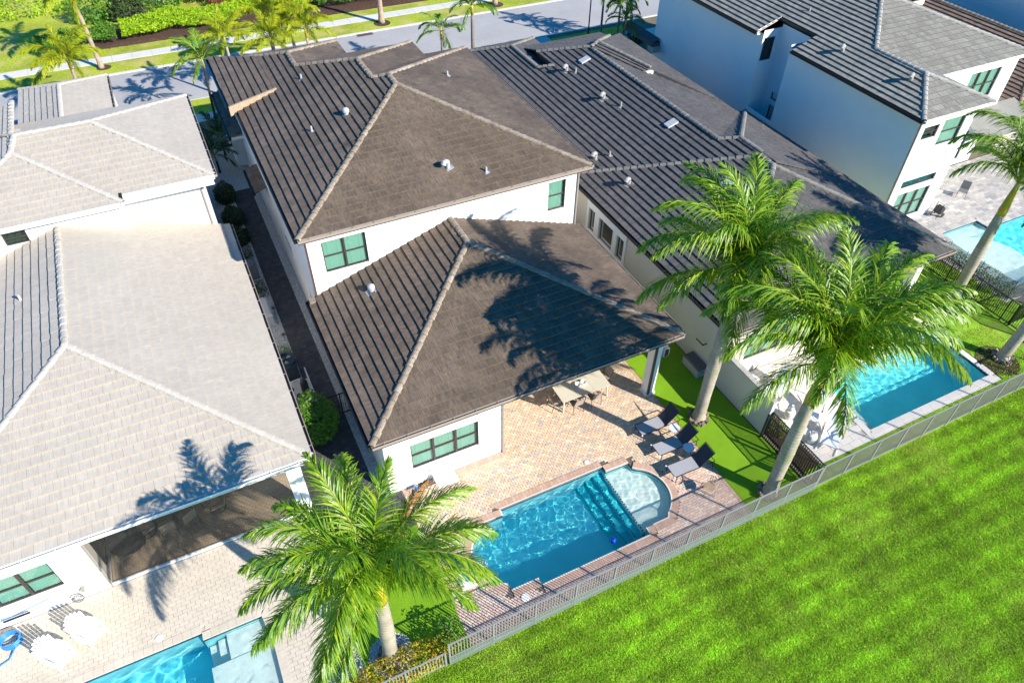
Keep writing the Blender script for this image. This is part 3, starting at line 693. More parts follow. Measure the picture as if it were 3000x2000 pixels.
pa = thing('swimming_pool', 'turquoise pool with rounded sun shelf beside the tan paver patio', 'pool', (9, 12.1, 0), world=True)
shell(pa, POOL_A, 1.3)
SHELF = [(11.16, 10.69), (12.26, 10.69)]+arc(11.75, 12.0, 1.29, -60, 60, 16)+[(12.26, 13.24), (12.26, 13.54), (11.16, 13.55)]
MB().prism(SHELF, -1.29, -.34).build('sun_shelf', 'shelf_plaster', pa)
for x, z in ((10.80, -.60), (10.44, -.84), (10.08, -1.07)):
    MB().prism(rect(x, x+.36-.002, 10.38, 13.81), -1.29, z).build('pool_step', 'pool_step', pa)
for x, z in ((10.80, -.60), (10.44, -.84), (11.16, -.34)):
    mb = MB()
    for i in range(22): y = 10.72+i*.13; mb.box(x+.004, x+.05, y, y+.085, z-.001, z+.006)
    kind(mb.build('step_tile_line', 'tile_line', pa), 'stuff')
MB().lathe([(.16, -.335), (.15, -.325), (.02, -.32)], (12.0, 12.15, 0), 14).build('bubbler', 'white_paint', pa)
water(pa, 4.5, 13.2, 10.2, 14.0, -.13, .035, .0056, 5)
coping(pa, POOL_A, .30, 'coping', nose='coping_nose')

plf = thing('swimming_pool', 'blue pool cut off by the bottom left edge of the photo beside the cream patio', 'pool', (-6, 12.2, 0), world=True)
shell(plf, POOL_L, 1.45)
MB().prism(rect(-3.88, -2.5, 12.62, 13.58), -1.44, -.30).build('sun_shelf', 'shelf_plaster', plf)
for i, (x0, x1, z) in enumerate(((-4.50, -4.2, -.75), (-4.2, -3.9, -.52))): MB().prism(rect(x0, x1-.003, 12.63, 13.55), -1.44, z).build('pool_step', 'shelf_plaster', plf)
MB().prism(rect(-4.5, -2.47, 10.62, 12.6), -1.44, -.22).build('spa_bench', 'shelf_plaster', plf)
water(plf, -12.6, -2.3, 10.5, 14.0, -.12, .05, .0034, 15)
coping(plf, POOL_L, .26, 'cream_paver', step=.3, z=.008, limit=290)

pbb = thing('swimming_pool', 'blue rectangular pool in white deck behind the yellow-sheathed palm', 'pool', (26, 12, 0), world=True)
shell(pbb, POOL_B, 1.45)
for i, x in enumerate((22.75, 23.0, 23.25)): MB().prism(rect(x-.15, x+.1-.002, 10.47, 13.68), -1.44, -.25-.25*i).build('pool_step', 'shelf_plaster', pbb)
water(pbb, 22.4, 30.3, 10.3, 13.9, -.12, .06, .0026, 25)
coping(pbb, POOL_B, .28, 'white_deck', step=.6, z=.008)

pcc = thing('swimming_pool', 'teal pool with curved ledge at the right edge behind black safety netting', 'pool', (41, 16.5, 0), world=True)
shell(pcc, POOL_C, 1.4)
MB().prism([(35.97, 14.42), (39.2, 14.42)]+arc(38.0, 16.5, 2.3, -52, 67, 12)+[(40.4, 18.6), (40.4, 19.38), (37.42, 19.38), (37.42, 18.6), (35.97, 18.6)], -1.38, -.40).build('sun_shelf', 'shelf_plaster', pcc)
water(pcc, 35.8, 46.8, 14.2, 19.6, -.12, .08, .0024, 35)
coping(pcc, POOL_C, .3, 'grey_paver', step=.46, z=.008, limit=100)

for q in (pa, plf, pbb, pcc):
    for c in q.children:
        if c.name.split('.')[0] in ('pool_shell', 'sun_shelf', 'pool_step', 'spa_bench', 'bubbler', 'step_tile_line'): c.cycles.is_caustics_receiver = True
# ================================================================ HOUSE A (centre, brown roof)
hA = thing('house', 'central white house with weathered brown hip roofs, its covered patio facing the pool', 'house', (9.6, 30, 0), world=True)
w = MB()
WA = [(3.69, 5.62, 4.33, 5.95), (14.57, 15.5, 4.37, 5.98)]
wallgrid(w, 'y', 25.3, 3.0, 16.2, 2.9, 6.5, WA, -1)
wallgrid(w, 'x', 3.0, 25.3, 37.0, 0, 6.5, [(30.6, 32.5, 1.75, 2.35), (26.2, 27.3, .9, 2.1)], -1)
wallgrid(w, 'x', 3.0, 37.0, 43.8, 0, 6.5, [], -1)
wallgrid(w, 'x', 3.0, 16.3, 25.3, 0, 3.1, [], -1)
wallgrid(w, 'x', 16.2, 25.3, 39.6, 0, 6.5, [], 1)
wallgrid(w, 'y', 39.6, 9.5, 16.2, 0, 6.5, [], 1)
wallgrid(w, 'y', 43.8, 3.0, 9.5, 0, 6.5, [], 1)
wallgrid(w, 'x', 9.5, 39.6, 43.8, 0, 6.5, [], 1)
WL = [(4.02, 6.82, 1.0, 2.52), (4.02, 6.82, 2.87, 3.02)]
wallgrid(w, 'y', 16.3, 3.0, 7.82, 0, 3.1, WL, -1)
wallgrid(w, 'x', 7.82, 16.3, 20.6, 0, 3.1, [], 1)
wallgrid(w, 'y', 20.6, 7.82, 16.1, 0, 3.1, [(9.2, 14.6, .05, 2.5)], -1)
wallgrid(w, 'x', 16.1, 20.6, 25.3, 0, 3.1, [], 1)
w.build('wall', 'white_stucco', hA)
window(hA, 'y', 25.3, 3.69, 5.62, 4.33, 5.95, -1, cols=2)
window(hA, 'y', 25.3, 14.57, 15.5, 4.37, 5.98, -1, cols=1)
window(hA, 'y', 16.3, 4.02, 6.82, 1.0, 2.52, -1, cols=3)
window(hA, 'y', 16.3, 4.02, 6.82, 2.87, 3.02, -1, cols=1, rows=1, fw=.02)
window(hA, 'x', 3.0, 30.6, 32.5, 1.75, 2.35, -1, cols=2, rows=1, blinds=False)
window(hA, 'x', 3.0, 26.2, 27.3, .9, 2.1, -1, cols=1, rows=2, blinds=False)
window(hA, 'y', 20.6, 9.2, 14.6, .05, 2.5, -1, cols=4, rows=1, blinds=False)
rA = Roof(hA, 'brown_tile', 'brown_tile_edge', 'brown_cap'); s = .345
zW = lambda x: 6.6+s*(x-2.75)
def fW(pts): rA.face([(x, y, zW(x)) for x, y in pts], ((2.75, 44, 6.6), (2.75, 24.9, 6.6)))
fW([(2.75, 24.92), (9.68, 31.85), (9.68, 33.0), (2.75, 33.0)])
fW([(2.75, 33.0), (9.0, 33.0), (9.0, 35.92), (6.31, 38.55), (2.75, 38.55)])
fW([(9.0, 33.0), (9.68, 33.0), (9.0, 33.68)])
fW([(2.75, 38.55), (6.31, 38.55), (6.31, 40.5), (2.75, 44.08)])
E0, E1 = (2.75, 24.92, 6.6), (16.61, 24.92, 6.6)
rA.face([E0, E1, (9.68, 31.85, 8.99)], (E0, E1))
rA.face([E1, (16.61, 39.9, 6.6), (9.68, 33.0, 8.99), (9.68, 31.85, 8.99)], (E1, (16.61, 39.9, 6.6)))
rA.face([(16.61, 39.9, 6.6), (9.68, 33.0, 8.99), (2.75, 39.93, 6.6)], ((16.61, 39.9, 6.6), (2.75, 39.9, 6.6)))
rA.face([(9.0, 33.4, 8.76), (9.0, 35.92, 8.76), (13.51, 40.65, 7.2), (13.51, 36.0, 7.2)], ((13.51, 40.65, 7.2), (13.51, 36, 7.2)))
rA.face([(9.0, 35.92, 8.76), (13.51, 40.6, 7.15), (4.32, 40.6, 7.15)], ((13.51, 40.6, 7.15), (4.3, 40.6, 7.15)))
rA.face([(6.31, 38.5, 7.83), (6.31, 40.5, 7.83), (9.9, 44.09, 6.6), (9.9, 38.4, 6.6)], ((9.9, 44, 6.6), (9.9, 38, 6.6)))
rA.face([(6.31, 40.5, 7.83), (9.9, 44.09, 6.6), (2.75, 44.09, 6.6)], ((9.9, 44.09, 6.6), (2.75, 44.09, 6.6)))
# small step where the front part of the west slope stands proud
sb = MB(); sb.hull([(2.36, 37.18, 6.45), (4.9, 37.18, 7.30), (4.9, 37.3, 7.30), (2.36, 37.3, 6.45)], [(2.36, 37.18, 6.95), (4.9, 37.18, 7.48), (4.9, 37.3, 7.48), (2.36, 37.3, 6.95)]); sb.build('roof_step_board', 'pale_wood', hA)
rA.face([(2.42, 37.32, 6.84), (4.9, 37.32, 7.36), (4.9, 41.8, 7.36), (2.42, 44.3, 6.84)], ((2.42, 44, 6.84), (2.42, 37.3, 6.84)))
L0, L1 = (2.64, 16.42, 3.1), (16.44, 16.42, 3.1)
ap, rn = (9.54, 23.32, 5.48), (9.54, 25.3, 5.48)
rA.face([L0, L1, ap], (L0, L1))
rA.face([L0, ap, rn, (2.64, 25.3, 3.1)], (L0, (2.64, 25.3, 3.1)), phase=.1)
rA.face([L1, ap, rn, (16.44, 25.3, 3.1)], (L1, (16.44, 25.3, 3.1)), phase=.2)
# two short lower roofs on the shaded west side
rA.face([(2.3, 41.6, 3.1), (2.3, 47.9, 3.1), (3.0, 47.9, 3.34), (3.0, 41.6, 3.34)], ((2.3, 47.9, 3.1), (2.3, 41.6, 3.1)))
rA.face([(2.35, 35.0, 3.1), (2.35, 37.6, 3.1), (3.0, 37.6, 3.33), (3.0, 35.0, 3.33)], ((2.35, 37.6, 3.1), (2.35, 35, 3.1)))
MB().box(2.3, 3.0, 41.62, 43.7, 2.9, 3.08).build('low_roof_wall', 'white_stucco', hA); MB().box(2.4, 3.0, 43.8, 47.8, 0, 3.08).build('low_roof_wall', 'white_stucco', hA)
for p, q in ((E0, (9.68, 31.85, 8.99)), (E1, (9.68, 31.85, 8.99)), ((9.68, 31.85, 8.99), (9.68, 33.0, 9.0)), ((16.61, 39.9, 6.6), (9.68, 33.0, 8.99)), ((9.68, 33.0, 8.99), (9.0, 33.5, 8.76)), ((9.0, 33.5, 8.76), (9.0, 35.92, 8.765)),
             ((9.0, 35.92, 8.76), (6.31, 38.58, 7.85)), ((9.0, 35.92, 8.76), (13.51, 40.62, 7.2)), ((6.31, 38.58, 7.83), (6.31, 40.5, 7.835)), ((6.31, 40.5, 7.83), (2.78, 44.06, 6.6)), ((6.31, 40.5, 7.83), (9.9, 44.09, 6.6)),
             (L0, ap), (L1, ap), (ap, rn)):
    rA.caps(Vector(p)+Vector((0, 0, .03)), Vector(q)+Vector((0, 0, .03)))
rA.done()
MB().box(2.78, 16.58, 24.95, 25.3, 6.42, 6.5).box(16.2, 16.58, 25.3, 39.5, 6.42, 6.5).box(2.78, 3.0, 25.3, 37.2, 6.42, 6.5).box(2.68, 16.4, 16.45, 20.6, 2.92, 3.0).box(2.68, 3.0, 20.6, 25.3, 2.92, 3.0).box(16.1, 16.4, 20.6, 25.3, 2.92, 3.0).build('soffit', 'white_trim', hA)
gutter(hA, E0, E1, (0, -1)); gutter(hA, L0, L1, (0, -1))
gutter(hA, (2.75, 24.92, 6.6), (2.75, 37.2, 6.6), (-1, 0), ('black_metal', 'black_metal')); gutter(hA, (2.40, 37.4, 6.85), (2.40, 44.1, 6.75), (-1, 0), ('black_metal', 'black_metal'))
gutter(hA, (2.64, 16.42, 3.1), (2.64, 25.3, 3.1), (-1, 0), ('black_metal', 'black_metal')); gutter(hA, (2.3, 41.6, 3.1), (2.3, 47.9, 3.1), (-1, 0), ('black_metal', 'black_metal')); gutter(hA, (2.35, 35, 3.1), (2.35, 37.6, 3.1), (-1, 0), ('black_metal', 'black_metal'))
gutter(hA, L1, (16.44, 25.3, 3.1), (1, 0)); gutter(hA, E1, (16.61, 39.9, 6.6), (1, 0))
MB().bar((3.05, 25.24, 3.3), (3.05, 25.24, 6.45), .05).bar((3.05, 25.24, 3.3), (2.95, 25.1, 3.22), .05).build('downspout', 'brown_metal', hA)
MB().bar((16.15, 25.25, 3.15), (16.15, 25.25, 6.5), .045).build('downspout', 'taupe_metal', hA)
MB().bar((7.86, 16.25, .02), (7.86, 16.25, 3.0), .045).build('downspout', 'taupe_metal', hA)
mb = MB().box(14.98, 15.38, 16.3, 16.7, 0, 3.0); mb.box(14.93, 15.43, 16.25, 16.75, 0, .12); mb.build('column', 'white_stucco', hA)
MB().box(14.99, 15.10, 16.235, 16.295, .1, 2.98).build('downspout', 'brown_metal', hA)
MB().box(15.42, 15.68, 16.2, 16.42, 2.35, 2.8).build('wall_speaker', 'vent_white', hA); MB().box(15.45, 15.65, 16.185, 16.199, 2.38, 2.77).build('speaker_grille', 'frame_dark', hA)
vent(hA, (7.04, 31.62, 8.06), 'dome'); vent(hA, (6.2, 36.91, 7.79), 'pipe'); vent(hA, (5.35, 31.82, 7.5), 'pipe')
vent(hA, (10.08, 26.6, 7.18), 'goose'); vent(hA, (11.64, 25.91, 6.94), 'pipe'); vent(hA, (13.21, 34.17, 7.77), 'pipe'); vent(hA, (5.16, 23.72, 3.97), 'dome')
mb = MB(); mb.box(2.66, 3.35, 24.95, 25.28, 3.10, 3.28); mb.build('flashing_block', 'brown_cap', hA)

# ================================================================ HOUSE B (slate roof, beige walls)
hB = thing('house', 'beige house with slate tile roof beside the central brown roofed house', 'house', (24.5, 30, 0), world=True)
w = MB()
WB = [(23.66, 24.28, 1.26, 2.55), (24.69, 25.99, 1.26, 2.58), (26.47, 27.03, 1.24, 2.55), (23.66, 24.28, 3.02, 3.2), (24.69, 25.99, 3.0, 3.22), (26.47, 27.03, 3.0, 3.22)]
wallgrid(w, 'x', 18.2, 15.5, 46, 0, 3.6, WB, -1)
wallgrid(w, 'y', 15.5, 18.2, 23.6, 0, 3.6, [(19.45, 22.6, .95, 2.45)], -1)
wallgrid(w, 'x', 23.6, 15.5, 20, 0, 3.6, [], 1); wallgrid(w, 'y', 20, 23.6, 30.4, 0, 3.6, [(24.4, 29.6, .1, 2.6)], -1)
wallgrid(w, 'x', 30.4, 20, 44, 0, 3.7, [], 1); w.build('wall', 'beige_stucco', hB)
for h in WB: window(hB, 'x', 18.2, *h, -1, cols=1, rows=1, blinds=False, glass='dark_glass', fw=.03)
tb = MB()
for a0, a1, z0, z1 in ((23.46, 27.25, .95, 1.24), (23.46, 27.25, 2.6, 2.98), (23.46, 27.25, 3.24, 3.42)): tb.box(18.14, 18.2, a0, a1, z0, z1)
for a0, a1 in ((23.46, 23.64), (24.3, 24.67), (26.01, 26.45), (27.05, 27.25)): tb.box(18.142, 18.2, a0, a1, 1.24, 2.6); tb.box(18.142, 18.2, a0, a1, 2.98, 3.24)
tb.build('window_surround', 'white_paint', hB)
window(hB, 'y', 15.5, 19.45, 22.6, .95, 2.45, -1, cols=3); window(hB, 'y', 20, 24.4, 29.6, .1, 2.6, -1, cols=4, rows=1, blinds=False)
MB().box(19.25, 19.42, 15.44, 15.5, .2, 3.2).box(22.63, 22.8, 15.44, 15.5, .2, 3.2).build('wall_pilaster', 'white_paint', hB)
MB().box(30.1, 30.5, 15.8, 16.2, 0, 3.5).box(26.6, 27.0, 15.8, 16.2, 0, 3.5).build('column', 'white_stucco', hB)
rB = Roof(hB, 'slate_tile', 'slate_tile_edge', 'slate_cap')
SW, NW, RN, RS, SE, NE = (17.85, 15.1, 3.65), (17.85, 28.9, 3.65), (25.1, 22.9, 6.1), (25.1, 21.9, 6.1), (31.2, 15.2, 3.65), (31.2, 29.0, 3.65)
def pz(p0, p1, p2, pts):
    n = (Vector(p1)-Vector(p0)).cross(Vector(p2)-Vector(p0)); return [(x, y, p0[2]-(n.x*(x-p0[0])+n.y*(y-p0[1]))/n.z) for x, y in pts]
def fB(p0, p1, p2, pts, ph=0): q = pz(p0, p1, p2, pts); rB.face(q, (p0, p1), ph)
fB(SW, NW, RS, [(17.85, 15.1), (25.1, 21.9), (25.1, 22.9), (17.85, 28.9)])
fB(SW, SE, RS, [(17.85, 15.1), (31.2, 15.2), (25.1, 21.9)])
fB(SE, NE, RS, [(31.2, 15.2), (31.2, 29.0), (25.1, 22.9), (25.1, 21.9)])
fB(NW, (31.2, 28.9, 3.65), RN, [(17.85, 28.9), (31.2, 28.9), (25.1, 22.9)])
w0, w1, w2 = (17.85, 46, 3.60), (17.85, 22, 3.60), (24.5, 30, 3.60+.345*6.65)
for pts in ([(17.85, 28.7), (21.3, 25.6), (21.3, 42.95), (17.85, 46.3)], [(21.3, 25.6), (22.1, 25.0), (22.1, 38.4), (21.3, 39.2)], [(22.1, 25.0), (24.5, 22.6), (24.5, 38.45), (22.1, 40.85)], [(24.5, 22.6), (25.3, 22.4), (25.3, 24.65), (24.5, 25.45)]): fB(w0, w1, w2, pts)
P1 = (25.3, 24.65, 6.17)
fB((31.2, 30.6, 3.7), (27.2, 30.6, 3.7), P1, [(25.3, 24.65), (31.2, 30.6), (28.0, 30.6), (24.5, 25.4)])
fB((31.2, 30.3, 3.7), (31.2, 22, 3.7), (25.3, 24, 6.17), [(25.3, 24.65), (25.3, 22.0), (31.2, 22), (31.2, 30.6)])
fB((30.4, 43, 3.86), (30.4, 30.5, 3.86), (24.5, 30, 5.9), [(24.5, 25.0), (24.5, 38.0), (30.4, 43.8), (30.4, 28)])
fB((26.4, 35.0, 5.30), (24.64, 37.8, 5.93), (25.31, 38.69, 6.0), [(24.5, 38.0), (26.4, 35.0), (27.05, 35.15), (25.31, 38.69)])
rB.deck.face([(27.04, 35.13, 5.30), (30.4, 31.8, 3.92), (30.4, 31.8, 3.8), (27.04, 35.13, 4.95)])
fB((30.4, 41, 3.88), (30.4, 34, 3.88), (25.3, 38.69, 5.97), [(25.3, 38.7), (27.04, 35.13), (30.4, 31.8), (30.4, 43.8)])
fB((24.6, 45.7, 3.75), (24.6, 40, 3.75), (21.3, 41, 4.84), [(21.3, 42.95), (24.6, 46), (24.6, 40.9), (22.4, 40.9), (22.1, 38.4), (21.3, 39.2)])
fB((17.85, 46.3, 3.6), (24.6, 46.3, 3.6), (21.3, 42.95, 4.79), [(17.85, 46.3), (24.6, 46.3), (21.3, 42.95)])
fB((24.5, 44.0, 4.2), (30, 44.0, 4.2), (24.5, 38.45, 5.9), [(22.1, 40.85), (24.5, 38.45), (25.3, 38.7), (27.6, 40.9), (28.5, 43.5), (22.1, 43.5)])
for p, q in ((SW, RS), (RS, RN), (SE, RS), (NW, RN), (NE, RN), ((24.5, 25.4, 5.92), P1), (P1, (31.2, 30.6, 3.7)), ((24.5, 25.4, 5.92), (24.5, 38.0, 5.92)), ((24.5, 38.3, 5.94), (22.1, 40.85, 5.08)), ((21.3, 42.95, 4.82), (21.3, 39.2, 4.83)), ((21.3, 39.2, 4.83), (22.1, 38.5, 5.1)),
             ((21.3, 42.95, 4.82), (17.9, 46.25, 3.62)), ((21.3, 42.95, 4.82), (24.5, 45.9, 3.8)), ((25.3, 38.7, 6.0), (27.05, 35.15, 5.37)), ((24.5, 38.2, 5.94), (25.3, 38.7, 6.0)), ((25.3, 38.7, 6.0), (27.6, 40.9, 5.2)), (P1, (25.3, 23.0, 6.17))):
    rB.caps(Vector(p)+Vector((0, 0, .03)), Vector(q)+Vector((0, 0, .03)))
rB.done()
MB().box(17.9, 31.1, 15.15, 20, 3.42, 3.5).box(17.9, 18.2, 20, 45.9, 3.42, 3.5).box(30.4, 31.1, 20, 29, 3.42, 3.5).build('soffit', 'white_trim', hB)
gutter(hB, SW, (17.85, 46, 3.62), (-1, 0), ('black_metal', 'black_metal')); gutter(hB, SW, SE, (0, -1)); gutter(hB, SE, NE, (1, 0))
MB().box(22.1, 22.14, 38.6, 40.8, 4.1, 5.1).box(21.36, 22.1, 38.72, 38.76, 4.5, 5.0).build('roof_step_wall', 'frame_dark', hB)  # near-black walls in the roof notch: the gap's shadow as dark colour
MB().box(26.35, 27.15, 34.95, 35.25, 4.9, 5.25).build('fascia_end', 'white_trim', hB)
for p, k_ in (((22.36, 33.03, 5.18), 'goose'), ((22.66, 31.64, 5.28), 'pipe'), ((22.3, 37.3, 5.15), 'goose'), ((22.6, 36.7, 5.25), 'pipe'), ((19.45, 28.9, 4.17), 'goose'), ((20.08, 28.5, 4.39), 'pipe'), ((19.6, 25.86, 4.25), 'goose')): vent(hB, p, k_, 'vent_grey')
for x, y in ((23.53, 37.28), (23.59, 28.17), (22.82, 22.38)):
    z = 3.65+.345*(x-17.85); MB().obox((x, y, z+.07), (1, 0, .345), (0, 1, 0), (-.345, 0, 1), .30, .22, .05).build('skylight', 'flashing', hB)
MB().bar((18.0, 28.1, 3.45), (17.6, 28.0, 3.35), .05).box(17.55, 17.85, 27.9, 28.3, 3.18, 3.45).build('eave_return', 'black_metal', hB)
MB().box(17.96, 18.2, 16.6, 16.64, 1.6, 1.64).box(17.96, 18.0, 16.6, 17.1, 1.6, 1.64).build('wall_bracket', 'black_metal', hB)
gw = thing('garden_wall', 'plain rendered wall with stone coping dividing the artificial turf from the white pool deck', 'wall', (18.3, 13.9, 0), world=True)
MB().box(18.2, 18.38, 12.3, 15.5, 0, 2.02).build('wall_panel', 'beige_stucco', gw)
for i in range(8): y = 12.28+i*.402; MB().box(18.17, 18.41, y, y+.396, 2.02, 2.08).build('coping_stone', 'deck_stone_cap', gw)

# ================================================================ HOUSE C (right, two storeys)
hC = thing('house', 'two-storey white house at right, long west wall in blue shade under a grey tile roof', 'house', (39, 30, 0), world=True)
w = MB()
wallgrid(w, 'x', 33.9, 21.2, 30.9, 0, 7.0, [], -1); wallgrid(w, 'x', 33.9, 33.3, 44.2, 0, 7.0, [], -1); wallgrid(w, 'x', 33.9, 30.9, 33.3, 0, 2.25, [], -1)
w.face([(33.9, 30.9, 2.25), (34.05, 30.9, 2.25), (34.05, 33.3, 2.25), (33.9, 33.3, 2.25)])
wallgrid(w, 'x', 35.3, 30.9, 33.3, 0, 7.4, [(31.05, 32.75, 2.78, 3.27), (31.05, 32.7, 1.2, 2.42)], -1)
wallgrid(w, 'y', 33.3, 33.9, 35.3, 0, 7.2, [(34.05, 34.95, 5.25, 6.7)], -1); wallgrid(w, 'y', 30.9, 33.9, 35.3, 0, 7.2, [], 1)
wallgrid(w, 'y', 21.2, 33.9, 38.3, 0, 7.0, [(34.49, 35.63, 5.58, 6.33), (35.95, 37.6, 4.95, 6.45), (34.67, 37.35, 2.56, 3.05), (34.75, 37.35, .35, 2.2)], -1)
wallgrid(w, 'x', 38.3, 21.2, 24.5, 0, 7.0, [], 1)
wallgrid(w, 'y', 24.5, 38.3, 45.9, 0, 7.0, [(42.02, 44.65, 4.7, 6.48), (40.6, 44.6, .4, 2.4)], -1)
wallgrid(w, 'x', 45.9, 24.5, 44.2, 0, 7.0, [], 1); wallgrid(w, 'y', 44.2, 33.9, 45.9, 0, 7.0, [], 1)
w.build('wall', 'cool_stucco', hC)
window(hC, 'x', 35.3, 31.05, 32.75, 2.78, 3.27, -1, cols=1, rows=1, blinds=False, glass='dark_glass'); window(hC, 'x', 35.3, 31.05, 32.7, 1.2, 2.42, -1, cols=1, rows=1, blinds=False, glass='dark_glass')
window(hC, 'y', 33.3, 34.05, 34.95, 5.25, 6.7, -1, cols=1, rows=2, blinds=False, glass='dark_glass')
window(hC, 'y', 21.2, 34.49, 35.63, 5.58, 6.33, -1, blinds=False); window(hC, 'y', 21.2, 35.95, 37.6, 4.95, 6.45, -1); window(hC, 'y', 21.2, 34.67, 37.35, 2.56, 3.05, -1, cols=1, rows=1, blinds=False)
window(hC, 'y', 21.2, 34.75, 37.35, .35, 2.2, -1, cols=3); window(hC, 'y', 24.5, 42.02, 44.65, 4.7, 6.48, -1, cols=3); window(hC, 'y', 24.5, 40.6, 44.6, .4, 2.4, -1, cols=4)
rC = Roof(hC, 'grey_tile', 'grey_tile_edge', 'grey_cap')
c0, c1, c2 = (33.5, 50, 7.1), (33.5, 20.8, 7.1), (36.15, 24, 7.1+.345*2.65)
def fC(p0, p1, p2, pts, ph=0): rC.face(pz(p0, p1, p2, pts), (p0, p1), ph)
for pts in ([(33.5, 20.8), (36.15, 23.45), (36.15, 26.9), (33.5, 26.9)], [(33.5, 26.9), (36.15, 26.9), (36.8, 27.5), (36.8, 30.4), (33.5, 30.4)], [(35.25, 30.4), (36.8, 30.4), (36.8, 33.5), (35.25, 33.5)], [(36.8, 27.5), (39.95, 30.6), (39.95, 33.5), (36.8, 33.5)], [(33.5, 33.5), (39.95, 33.5), (39.95, 38.1), (33.5, 44.55)]): fC(c0, c1, c2, pts)
CE = (38.75, 20.8, 7.1)
fC(c1, CE, (36.15, 23.45, 8.015), [(33.5, 20.8), (38.75, 20.8), (36.15, 23.45)])
fC(CE, (38.75, 26, 7.1), (36.15, 24, 8.015), [(38.75, 20.8), (38.75, 29.5), (36.15, 26.9), (36.15, 23.45)])
fC((33.5, 24.25, 7.1), (46.4, 24.25, 7.1), (39.95, 30.7, 9.325), [(36.15, 26.9), (38.8, 24.25), (46.4, 24.25), (39.95, 30.7)])
fC((46.4, 24.25, 7.1), (46.4, 50, 7.1), (39.95, 31, 9.325), [(46.4, 24.25), (46.4, 44.55), (39.95, 38.1), (39.95, 30.7)])
fC((46.4, 44.55, 7.1), (33.5, 44.55, 7.1), (39.95, 38.1, 9.325), [(46.4, 44.55), (33.5, 44.55), (39.95, 38.1)])
for p, q in ((c1, (36.15, 23.45, 8.015)), ((36.15, 23.45, 8.015), (36.15, 26.9, 8.02)), ((36.15, 26.9, 8.015), (39.95, 30.7, 9.32)), (CE, (36.15, 23.45, 8.015)), ((46.4, 24.25, 7.1), (39.95, 30.7, 9.32)), ((39.95, 30.7, 9.32), (39.95, 38.1, 9.325)), ((33.5, 44.55, 7.1), (39.95, 38.1, 9.32))):
    rC.caps(Vector(p)+Vector((0, 0, .03)), Vector(q)+Vector((0, 0, .03)))
rC.done()
bk = ('black_metal', 'black_metal')
gutter(hC, c1, (33.5, 30.4, 7.1), (-1, 0), bk); gutter(hC, (33.5, 33.5, 7.1), (33.5, 44.5, 7.1), (-1, 0), bk); gutter(hC, (35.25, 30.4, 7.7), (35.25, 33.5, 7.7), (-1, 0), bk)
gutter(hC, c1, CE, (0, -1), ('white_trim', 'taupe_metal')); gutter(hC, (38.9, 24.25, 7.1), (46.4, 24.25, 7.1), (0, -1), ('white_trim', 'taupe_metal'))
MB().face([(33.5, 33.5, 7.05), (35.25, 33.5, 7.65), (35.25, 33.5, 7.80), (33.5, 33.5, 7.22)]).build('rake_board', 'white_trim', hC)
MB().box(33.55, 38.7, 20.85, 21.2, 6.9, 6.98).box(33.55, 33.9, 21.2, 30.4, 6.9, 6.98).box(33.55, 33.9, 33.5, 44.5, 6.9, 6.98).box(38.3, 46.3, 24.3, 24.5, 6.9, 6.98).box(38.3, 38.7, 21.2, 24.3, 6.9, 6.98).build('soffit', 'white_trim', hC)
MB().bar((33.98, 21.14, .05), (33.98, 21.14, 6.9), .05).build('downspout', 'taupe_metal', hC)
vent(hC, (36.51, 32.66, 8.12), 'pipe', 'vent_grey'); vent(hC, (34.98, 28.14, 7.6), 'goose', 'vent_grey'); vent(hC, (35.3, 23.6, 7.7), 'goose', 'vent_grey')
# low front roof of C and little bracket roof
rC2 = MB(); rC2.face([(33.2, 43.4, 2.85), (33.9, 43.4, 3.1), (33.9, 47.5, 3.1), (33.2, 47.5, 2.85)]); rC2.box(33.2, 33.9, 43.38, 47.5, 2.6, 2.86); rC2.build('entry_roof', 'slate_tile', hC)
MB().box(33.2, 33.9, 43.2, 43.9, 2.2, 2.6).build('roof_bracket', 'vent_grey', hC)
# single-storey east roof piece of C
fz = MB()
mbp = MB(); q = [(42.4, 22.4, 3.3), (47.5, 22.4, 3.3), (47.5, 24.5, 4.0), (42.4, 24.5, 4.0)]; mbp.face(q); mbp.face([(42.4, 22.4, 3.1), (47.5, 22.4, 3.1), (47.5, 22.4, 3.3), (42.4, 22.4, 3.3)]); mbp.build('porch_roof', 'grey_tile', hC)

# ================================================================ HOUSE L (left, pale roof)
hL = thing('house', 'left house with pale off-white tile roofs and screened patio in front', 'house', (-6, 30, 0), world=True)
w = MB()
wallgrid(w, 'x', .1, 21.5, 31.8, 0, 3.6, [], 1); wallgrid(w, 'x', .1, 31.8, 40.1, 0, 6.5, [], 1)
wallgrid(w, 'y', 31.85, -3.4, .1, 3.0, 6.5, [], -1); wallgrid(w, 'y', 31.2, -12.5, -3.4, 3.0, 6.5, [(-8.21, -7.31, 5.55, 6.17)], -1); wallgrid(w, 'x', -3.4, 31.2, 31.85, 3, 6.5, [], 1)
wallgrid(w, 'y', 16.92, -12.5, -7.11, 0, 3.55, [(-12.1, -8.22, 1.06, 2.54), (-12.1, -8.22, 2.97, 3.2)], -1)
wallgrid(w, 'x', -7.11, 16.92, 21.5, 0, 3.55, [(17.5, 19.9, .05, 2.4)], 1); wallgrid(w, 'y', 21.5, -7.11, .1, 0, 3.55, [(-6, -1.2, .05, 2.5)], -1)
wallgrid(w, 'y', 40.1, -12.5, .1, 0, 6.5, [], 1); wallgrid(w, 'x', -3.35, 40.1, 49.7, 0, 4.3, [], 1)
w.build('wall', 'white_stucco', hL)
window(hL, 'y', 31.2, -8.21, -7.31, 5.55, 6.17, -1, blinds=False); window(hL, 'y', 16.92, -12.1, -8.22, 1.06, 2.54, -1, cols=4); window(hL, 'y', 16.92, -12.1, -8.22, 2.97, 3.2, -1, cols=1, rows=1, blinds=False, fw=.02)
